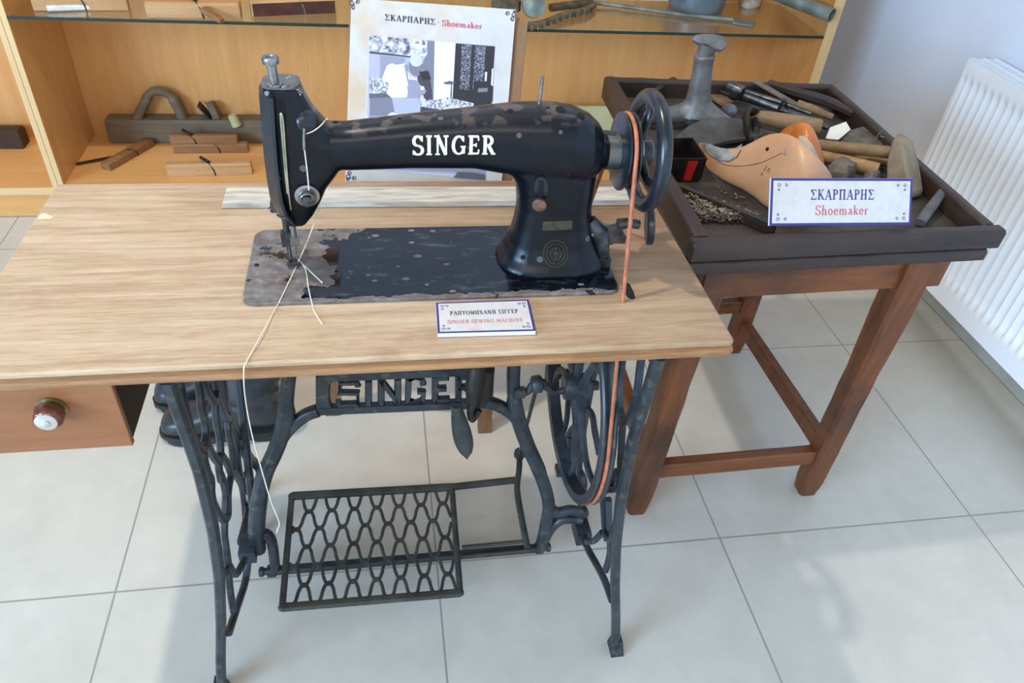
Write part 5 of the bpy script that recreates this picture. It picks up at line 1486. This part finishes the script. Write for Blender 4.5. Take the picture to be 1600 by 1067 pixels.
tone_poly('print_shade', TONES[40], ((478, 395), (500, 400), (530, 395), (545, 440), (500, 445)))
tone_poly('print_shade', TONES[229], ((485, 475), (505, 480), (512, 495), (490, 500)))
tone_poly('print_shade', TONES[216], ((300, 640), (330, 622), (380, 640), (380, 700), (300, 700)))
tone_poly('print_shade', TONES[92], ((700, 948), (846, 968), (846, 1000), (670, 985)))
tone_poly('print_shade', TONES[146], ((200, 640), (870, 640), (848, 960), (172, 930)))
m = MB()
A_ = pp(*Z4(288, 112), .0004); B_ = pp(*Z4(570, 138), .0004); up_ = (pp(*Z4(290, 78), .0004) - A_)
def banner(text, a, b, h_px, mat, sq, wt):
    P0 = pp(*Z4(*a), .0006); P1 = pp(*Z4(*b), .0006); Wd = (P1 - P0)
    tot = lettering(MB(), text, lambda x, y: (x, 0, y), 1.0, sq, wt, False)
    upv = (pp(*Z4(a[0], a[1] - h_px), .0006) - P0)
    mm = MB(); lettering(mm, text, lambda x, y: P0 + Wd * (x / tot) + upv * y, 1.0, sq, wt, False)
    mm.build('lettering', mat, poster, 0, fix=False)
banner('ΣΚΑΡΠΑΡΗΣ', (288, 112), (572, 138), 34, DARKT, 0.74, 0.9)
banner('-', (578, 134), (596, 136), 30, DARKT, 0.74, 0.9)
banner('Shoemaker', (606, 143), (832, 162), 34, REDT, 0.78, 0.9)
for cx, cy, sx, sy in ((1000, 78, -1, 1), (112, 14, 1, 1), (92, 985, 1, -1)):
    m = MB()
    for k, (ox, oy, rr) in enumerate(((6, 4, 15), (-2, 26, 12), (-28, -4, 12), (10, -12, 8))):
        pts = []
        for i in range(17):
            a = 2 * PI * 1.4 * i / 16 + k; r_ = rr * (1 - 0.6 * i / 16)
            pts.append(pp(*Z4(cx + sx * -ox * -1 * -1 + r_ * math.cos(a), cy + sy * oy + r_ * math.sin(a)), .0006))
        for i in range(16):
            a, b = pts[i], pts[i + 1]; d = (b - a).cross(pn_).normalized() * 0.0006
            m.flat([a - d, b - d, b + d, a + d])
    m.build('corner_scroll', DARKT, poster, 0, fix=False)
# easel: back board, two legs, cross bar
es = thing('poster_easel', 'brown wooden easel holding the poster behind the table', 'easel', (0.24, 0.52, 0))
MB().prism([pp(541, 296, -0.0056), pp(800, 296, -0.0056), pp(826, 34, -0.0056), pp(545, 15, -0.0056)], -pn_ * 0.012).build('back_board', PLY, es, 0, 0.001)
fl_, fr2 = px(520, 645, z=0.0), px(757, 672, z=0.0)
for f_, t_ in ((fl_, pp(560, 250, -0.03)), (fr2, pp(776, 250, -0.03))):
    m = MB().bar(f_, t_, 0.032, 0.022, up=(0, -1, 0.2)); 
    for i in range(4): m.v[i] = (m.v[i][0], m.v[i][1], max(0, m.v[i][2] if m.v[i][2] > .01 else 0))
    m.build('leg', EASEL, es, 0, 0.001)
A_ = fl_.lerp(pp(560, 250, -0.03), 0.31); B_ = fr2.lerp(pp(776, 250, -0.03), 0.31)
MB().bar(A_, B_, 0.016, 0.03).build('cross_bar', EASEL, es, 0, 0.001)
MB().prism([pp(536, 288, 0.010), pp(806, 288, 0.010), pp(806, 294, 0.010), pp(536, 294, 0.010)], -pn_ * 0.028).build('ledge', EASEL, es, 0, 0.001)
for k, (f_, dx) in enumerate(((V((0.09, 0.74, 0)), 0), (V((0.37, 0.72, 0)), 0))):
    t_ = pp(600 if k == 0 else 740, 200, -0.03)
    MB().bar(V((f_.x, f_.y, 0.003)), t_, 0.026, 0.018, up=(0, 1, 0.3)).build('back_strut', EASEL, es, 0, 0.001)

# ------------------------------------------------------------------ boots under the table
def boot(loc, rz, label):
    b = thing('leather_boot', label, 'boot', loc, None)
    M = Matrix.Translation(V(loc)) @ Matrix.Rotation(rz, 4, 'Z')
    # local: toe toward -x, heel at +x
    def ring(x, z0, z1, w_, lean=0.0, n=16):
        zc, h = (z0 + z1) / 2, (z1 - z0) / 2
        out = []
        for i in range(n):
            a = 2 * PI * i / n
            y = w_ * math.copysign(abs(math.cos(a)) ** 0.8, math.cos(a)); z = zc + h * math.copysign(abs(math.sin(a)) ** 0.8, math.sin(a))
            out.append(V((x + lean * (z - z0), y, z)))
        return out
    m = MB().loft([ring(-0.135, 0.024, 0.050, 0.018), ring(-0.125, 0.022, 0.064, 0.034), ring(-0.10, 0.022, 0.074, 0.044), ring(-0.06, 0.022, 0.082, 0.047), ring(-0.02, 0.022, 0.10, 0.043), ring(0.03, 0.022, 0.125, 0.038), ring(0.08, 0.022, 0.13, 0.037), ring(0.115, 0.022, 0.12, 0.034), ring(0.128, 0.026, 0.105, 0.022)])
    # shaft, slumped with folds
    secs = []
    for k in range(12):
        z = 0.085 + k * 0.0125; f = 1 + 0.05 * math.sin(k * 2.1) 
        cx, cy = 0.06 + 0.002 * k, 0.004 * math.sin(k)
        secs.append([V((cx + 0.066 * f * math.cos(a) + 0.004 * math.sin(3 * a + k), cy + 0.043 * f * math.sin(a), z + 0.006 * math.sin(2 * a + k * .8))) for a in [2 * PI * i / 18 for i in range(18)]])
    inner = [[V((p.x * 0.94 + 0.06 * 0.06, p.y * 0.9, p.z - 0.002)) for p in secs[-1]], [V((p.x * 0.94 + .0036, p.y * 0.9, p.z - 0.06)) for p in secs[-4]]]
    m.loft(secs + inner)
    m.xf(M); m.build('upper', BOOT, b, 60, 0, 1)
    m = MB()
    def sole(x0, x1, w_, z0, z1):
        pts = []
        for i in range(20):
            a = 2 * PI * i / 20
            pts.append(V(((x0 + x1) / 2 + (x1 - x0) / 2 * math.copysign(abs(math.cos(a)) ** 0.7, math.cos(a)), w_ * math.copysign(abs(math.sin(a)) ** 0.7, math.sin(a)), z0)))
        m.prism(pts, V((0, 0, z1 - z0)))
    sole(-0.142, 0.134, 0.047, 0.014, 0.026); sole(0.045, 0.134, 0.040, 0.0, 0.015); sole(-0.13, 0.0, 0.044, 0.003, 0.015)
    m.xf(M); m.build('sole', SOLE, b, 40)
    m = MB()
    for k in range(5):
        x = -0.035 + k * 0.014; z = 0.094 + k * 0.009
        m.tube([M @ V((x, -0.022, z - 0.006)), M @ V((x + 0.006, 0, z + 0.008)), M @ V((x + 0.004, 0.022, z - 0.006))], 0.0022, 6)
    m.build('lace', SOLE, b, 60)
    return b
boot((-0.20, 0.515, 0), 0.0, 'black leather boot under the table, nearer one of the pair')
boot((-0.235, 0.63, 0), 0.12, 'black leather boot under the table, farther one behind its mate')

# ------------------------------------------------------------------ hand planes in the cabinet
CZ = 0.1112
def moulding_plane(name, label, A, B, wdt, hgt, mat, iron_at=0.55, iron_mat=None, grp=None, side=None, wedge=True):
    """body from A to B on the shelf; iron and wedge rise from the top"""
    A, B = V(A), V(B); d = (B - A).normalized(); r = V((-d.y, d.x, 0)); up = V((0, 0, 1))
    o = thing(name, label, 'hand plane', (A + B) / 2, grp)
    prof = [(-wdt / 2, 0.0006), (wdt / 2, 0.0006), (wdt / 2, hgt * 0.86), (wdt * 0.36, hgt * 0.97), (0, hgt), (-wdt * 0.36, hgt * 0.97), (-wdt / 2, hgt * 0.86)]
    L_ = (B - A).length; secs = []
    for s_, k in ((0, .93), (0.004, 1), (0.5 * L_, 1), (L_ - 0.004, 1), (L_, .93)):
        secs.append([A + d * s_ + r * (a * k) + up * (b * k + 0.0006 * (1 - k)) for a, b in prof])
    MB().loft(secs).build('body', mat, o, 30)
    if side: MB().prism([A + d * 0.004 - r * (wdt / 2 + .0004) + up * .001, B - d * .004 - r * (wdt / 2 + .0004) + up * .001, B - d * .004 - r * (wdt / 2 + .0004) + up * hgt * .84, A + d * 0.004 - r * (wdt / 2 + .0004) + up * hgt * .84], -r * 0.0006).build('side_strip', side, o, 0)
    c = A + d * (L_ * iron_at)
    # mouth with the bent escapement and the iron
    m = MB().tube(smooth_path([c - r * (wdt / 2 + .0006) + up * 0.001, c - r * (wdt / 2 + .0006) + up * hgt * .5 - d * .003, c - r * (wdt * .36) + up * (hgt * .98) - d * .014, c + up * (hgt * 1.02) - d * 0.022], 4), 0.0022, 6)
    m.build('escapement', iron_mat or BLACKI, o, 50)
    if wedge:
        MB().bar(c + up * hgt * .8 - d * .005, c + up * (hgt + 0.018) - d * 0.040, 0.011, 0.006).build('iron', iron_mat or BLACKI, o, 0, 0.0006)
    return o
# long jointer
jp = thing('jointer_plane', 'long grey weathered jointer plane with loop handle at the back of the cabinet', 'hand plane', (-0.46, 1.82, CZ))
jy0, jy1, jz = 1.788, 1.850, CZ + 0.080
jx0, jx1 = px(168, 212, y=jy0).x, -0.17
secs = []
for x, s_ in ((jx0, 0.90), (jx0 + 0.008, 1.0), (-0.5, 1.0), (jx1 - 0.006, 1.0), (jx1, 0.92)):
    cz, hy, hz_ = (CZ + jz) / 2, (jy1 - jy0) / 2 * s_, (jz - CZ - .001) / 2 * s_
    secs.append([V((x, 1.819 + a * hy, cz + 0.0005 + b * hz_)) for a, b in ((-1, -1), (1, -1), (1, .75), (.8, 1), (-.8, 1), (-1, .75))])
MB().loft(secs).build('body', GRAYW, jp, 30)
hy = 1.819
P = [px(u, v, y=hy) for u, v in ((214, 186), (224, 165), (232, 149), (241, 142), (254, 143), (268, 151), (278, 166), (286, 184))]
MB().tube(smooth_path(P, 5), [0.019] * 10 + [0.016] * 16 + [0.021] * 10, 10, squash=(1, .8), power=2.6).build('handle', GRAYW, jp, 50)
m = MB().bar(px(330, 184, y=hy), px(310, 162, y=hy), 0.04, 0.005); m.build('iron', BLACKI, jp, 0)
MB().bar(px(340, 184, y=hy), px(328, 160, y=hy), 0.034, 0.024).build('wedge', GRAYW, jp, 0, 0.004)
MB().tube([px(362, 180, y=jy0 - .006), px(370, 196, y=jy0 - .006)], [0.014, 0.017], 10).build('label_tag', PALE, jp, 50)['label'] = 'pale yellow wrapping near the mouth'
q1, q2 = px(272, 240, z=CZ), px(388, 239, z=CZ)
moulding_plane('moulding_plane', 'brown moulding plane lying just in front of the grey jointer plane', q1 + V((0, .015, 0)), q2 + V((0, .015, 0)), 0.03, 0.032, PLANEW, 0.62)
yu = q1.y + 0.019; u1, u2 = px(268, 222, y=yu), px(372, 221, y=yu)
moulding_plane('moulding_plane', 'brown moulding plane stacked on top of another plane', V((u1.x, yu, CZ + .0325)), V((u2.x, yu, CZ + .0325)), 0.03, 0.026, PLANEW, 0.38)
q1, q2 = px(262, 276, z=CZ), px(394, 273, z=CZ)
moulding_plane('moulding_plane', 'light brown moulding plane nearest the front edge of the cabinet floor', q1 + V((0, .016, 0)), q2 + V((0, .016, 0)), 0.032, 0.040, PLANEL, 0.56)
q1, q2 = px(166, 266, z=CZ), px(236, 226, z=CZ)
sp_ = moulding_plane('moulding_plane', 'brown moulding plane lying slanted at the left of the cabinet floor', q1, q2, 0.034, 0.026, PLANEW, 0.6, wedge=False)
MB().bar(px(119, 256, z=CZ + .006), px(176, 245, z=CZ + .008), 0.010, 0.004).build('iron', BLACKI, sp_, 0, 0.0006)
lb_ = V((-1.16, 1.775, 0.1042)); 
moulding_plane('bench_plane', 'dark brown bench plane in the left cabinet at the photo edge', (-1.25, 1.79, 0.1042), (px(46, 222, z=.104).x, 1.79, 0.1042), 0.06, 0.062, DARKW, 0.3)
# pale card leaning at the back right
m = MB().prism([V((0.80, 1.74, CZ)), V((1.16, 1.74, CZ)), V((1.16, 1.765, 0.262)), V((0.80, 1.765, 0.262))], V((0, 0.006, 0.001)))
tag(m.build('olive_card', PALE, None, 0), 'pale olive card leaning at the back of the cabinet floor', 'card')

# ------------------------------------------------------------------ on the glass shelf
SZ = 0.6092
q1, q2 = px(75, 18, z=SZ), px(199, 13, z=SZ)
wr = moulding_plane('moulding_plane', 'pale wooden plane with white painted side, first from left on the glass shelf', V((-0.735, q1.y + .02, SZ)), V((-0.50, q1.y + .045, SZ)), 0.035, 0.040, PLANEL, 0.55)
m = MB().tube([q1 + V((0, 0, .008)), q2 + V((0, 0, .008))], 0.0075, 8, power=3)
tag(m.build('white_stick', WHITEP, None, 40), 'white painted stick on the glass shelf before the first plane', 'stick')
q1, q2 = px(228, 30, z=SZ), px(378, 26, z=SZ)
moulding_plane('moulding_plane', 'light wooden plane second from left on the glass shelf, wedge lying loose', V((q1.x, q1.y + .035, SZ)), V((q2.x, q1.y + .04, SZ)), 0.045, 0.042, PLANEL, 0.6)
m = MB().bar(px(318, 14, z=SZ + .03), px(347, 33, z=SZ + .012), 0.026, 0.014, w2=0.016, h2=0.012)
tag(m.build('wooden_wedge', PLANEW, None, 0, 0.002), 'loose wooden wedge overhanging the front of the glass shelf', 'wedge')
q1, q2 = px(392, 27, z=SZ), px(524, 21, z=SZ)
moulding_plane('moulding_plane', 'wooden plane with dark brown side, third on the glass shelf beside the poster', q1 + V((0, .018, 0)), q2 + V((0, .018, 0)), 0.034, 0.042, PLANEL, 0.62, STEEL, None, PLANED)
# rusty gear mechanism
gm = thing('gear_mechanism', 'rusty iron gear mechanism on the glass shelf right of the poster', 'mechanism', px(850, 30, z=SZ))
gc = px(834, 8, z=SZ + 0.0385)
m = MB(); secs = []
prof = []
m.lathe([(0.0, -0.008), (0.030, -0.008), (0.036, -0.006), (0.036, 0.006), (0.018, 0.008), (0.012, 0.012), (0, 0.012)], gc, (0, -0.9, 0.4), 26)
m.build('wheel', ZINC, gm, 40)
m = MB()
P = [px(u, v, z=SZ + .012) for u, v in ((786, 20), (800, 34), (820, 41), (850, 36), (880, 24), (915, 16), (928, 8))]
m.tube(smooth_path(P, 4), 0.010, 8, power=3)
for k in range(16):
    t_ = 0.12 + 0.8 * k / 15; i = t_ * (len(P) - 1); j = int(i); c = P[j].lerp(P[min(j + 1, len(P) - 1)], i - j)
    m.box((c.x - 0.003, c.y - 0.017, c.z - 0.011), (c.x + 0.003, c.y - 0.006, c.z + 0.004))
m.build('toothed_arm', mottled('rusty_toothed_iron', S(74, 62, 44), S(126, 112, 84), 40, 0.7, 0.1), gm, 40)
MB().bar(px(770, 2, z=SZ + .025), px(812, 10, z=SZ + .025), 0.02, 0.03).build('bracket', mottled('rust_brown_plate', S(64, 50, 36), S(104, 88, 62), 40, 0.7, 0.1), gm, 40)
m = MB(); m.tube([px(860, 12, z=SZ + .02), px(925, 4, z=SZ + .02)], 0.012, 8)
m.build('shaft', mottled('rust_brown_iron', S(64, 50, 36), S(104, 88, 62), 40, 0.7, 0.1), gm, 40)
m = MB()
P = [px(895, 0, z=SZ + .012), px(960, 8, z=SZ + .010), px(1070, 24, z=SZ + .008), px(1145, 31, z=SZ + .007)]
m.tube(P, [0.006, 0.0065, 0.006, 0.0065], 10)
e = [px(u, v, z=SZ + .007) for u, v in ((1145, 28), (1160, 28), (1181, 34), (1178, 39), (1160, 37), (1145, 34))]
m.prism(e, V((0, 0, -0.006)))
tag(m.build('iron_rod', ZINC, None, 40), 'long grey-green rod with flattened end on the glass shelf', 'rod')
pc = px(1099, 24, z=SZ)
pr_ = (px(1158, 0, z=SZ + .04) - px(1040, 0, z=SZ + .04)).length / 2
pr_ = 0.093; pc.y = 1.752
tag(MB().lathe([(0.0, 0.0005), (pr_ * 0.92, 0.0005), (pr_ * 0.98, 0.008), (pr_, 0.02), (pr_, 0.13), (pr_ * 1.03, 0.132), (pr_ * 1.03, 0.137), (pr_ * 0.95, 0.137), (pr_ * 0.95, 0.02), (0, 0.012)], pc, (0, 0, 1), 40).build('metal_pot', POT, None, 40), 'blue-grey metal pot behind the long rod on the glass shelf', 'pot')
def crumple2(name, label, pts, z, h, mat, seed): return crumple(name, label, 'cloth', pts, z, h, mat, seed, 0.006)
crumple2('cloth_scrap', 'dingy white cloth scrap right of the metal pot', blob(1172, 6, 18, 8), SZ + .0003, 0.03, CLOTH, 5)
A_, B_ = px(1196, -16, y=1.66), px(1300, 24, y=1.455)
m = MB(); dx_ = (B_ - A_)
m.lathe([(0.016, 0), (0.0205, 0), (0.0205, dx_.length), (0.0185, dx_.length), (0.0185, 0.02), (0.0, 0.02)], A_, dx_, 26)
tag(m.build('metal_tube', ZINC, None, 40), 'grey-green metal tube sticking out at the right end of the glass shelf', 'tube')
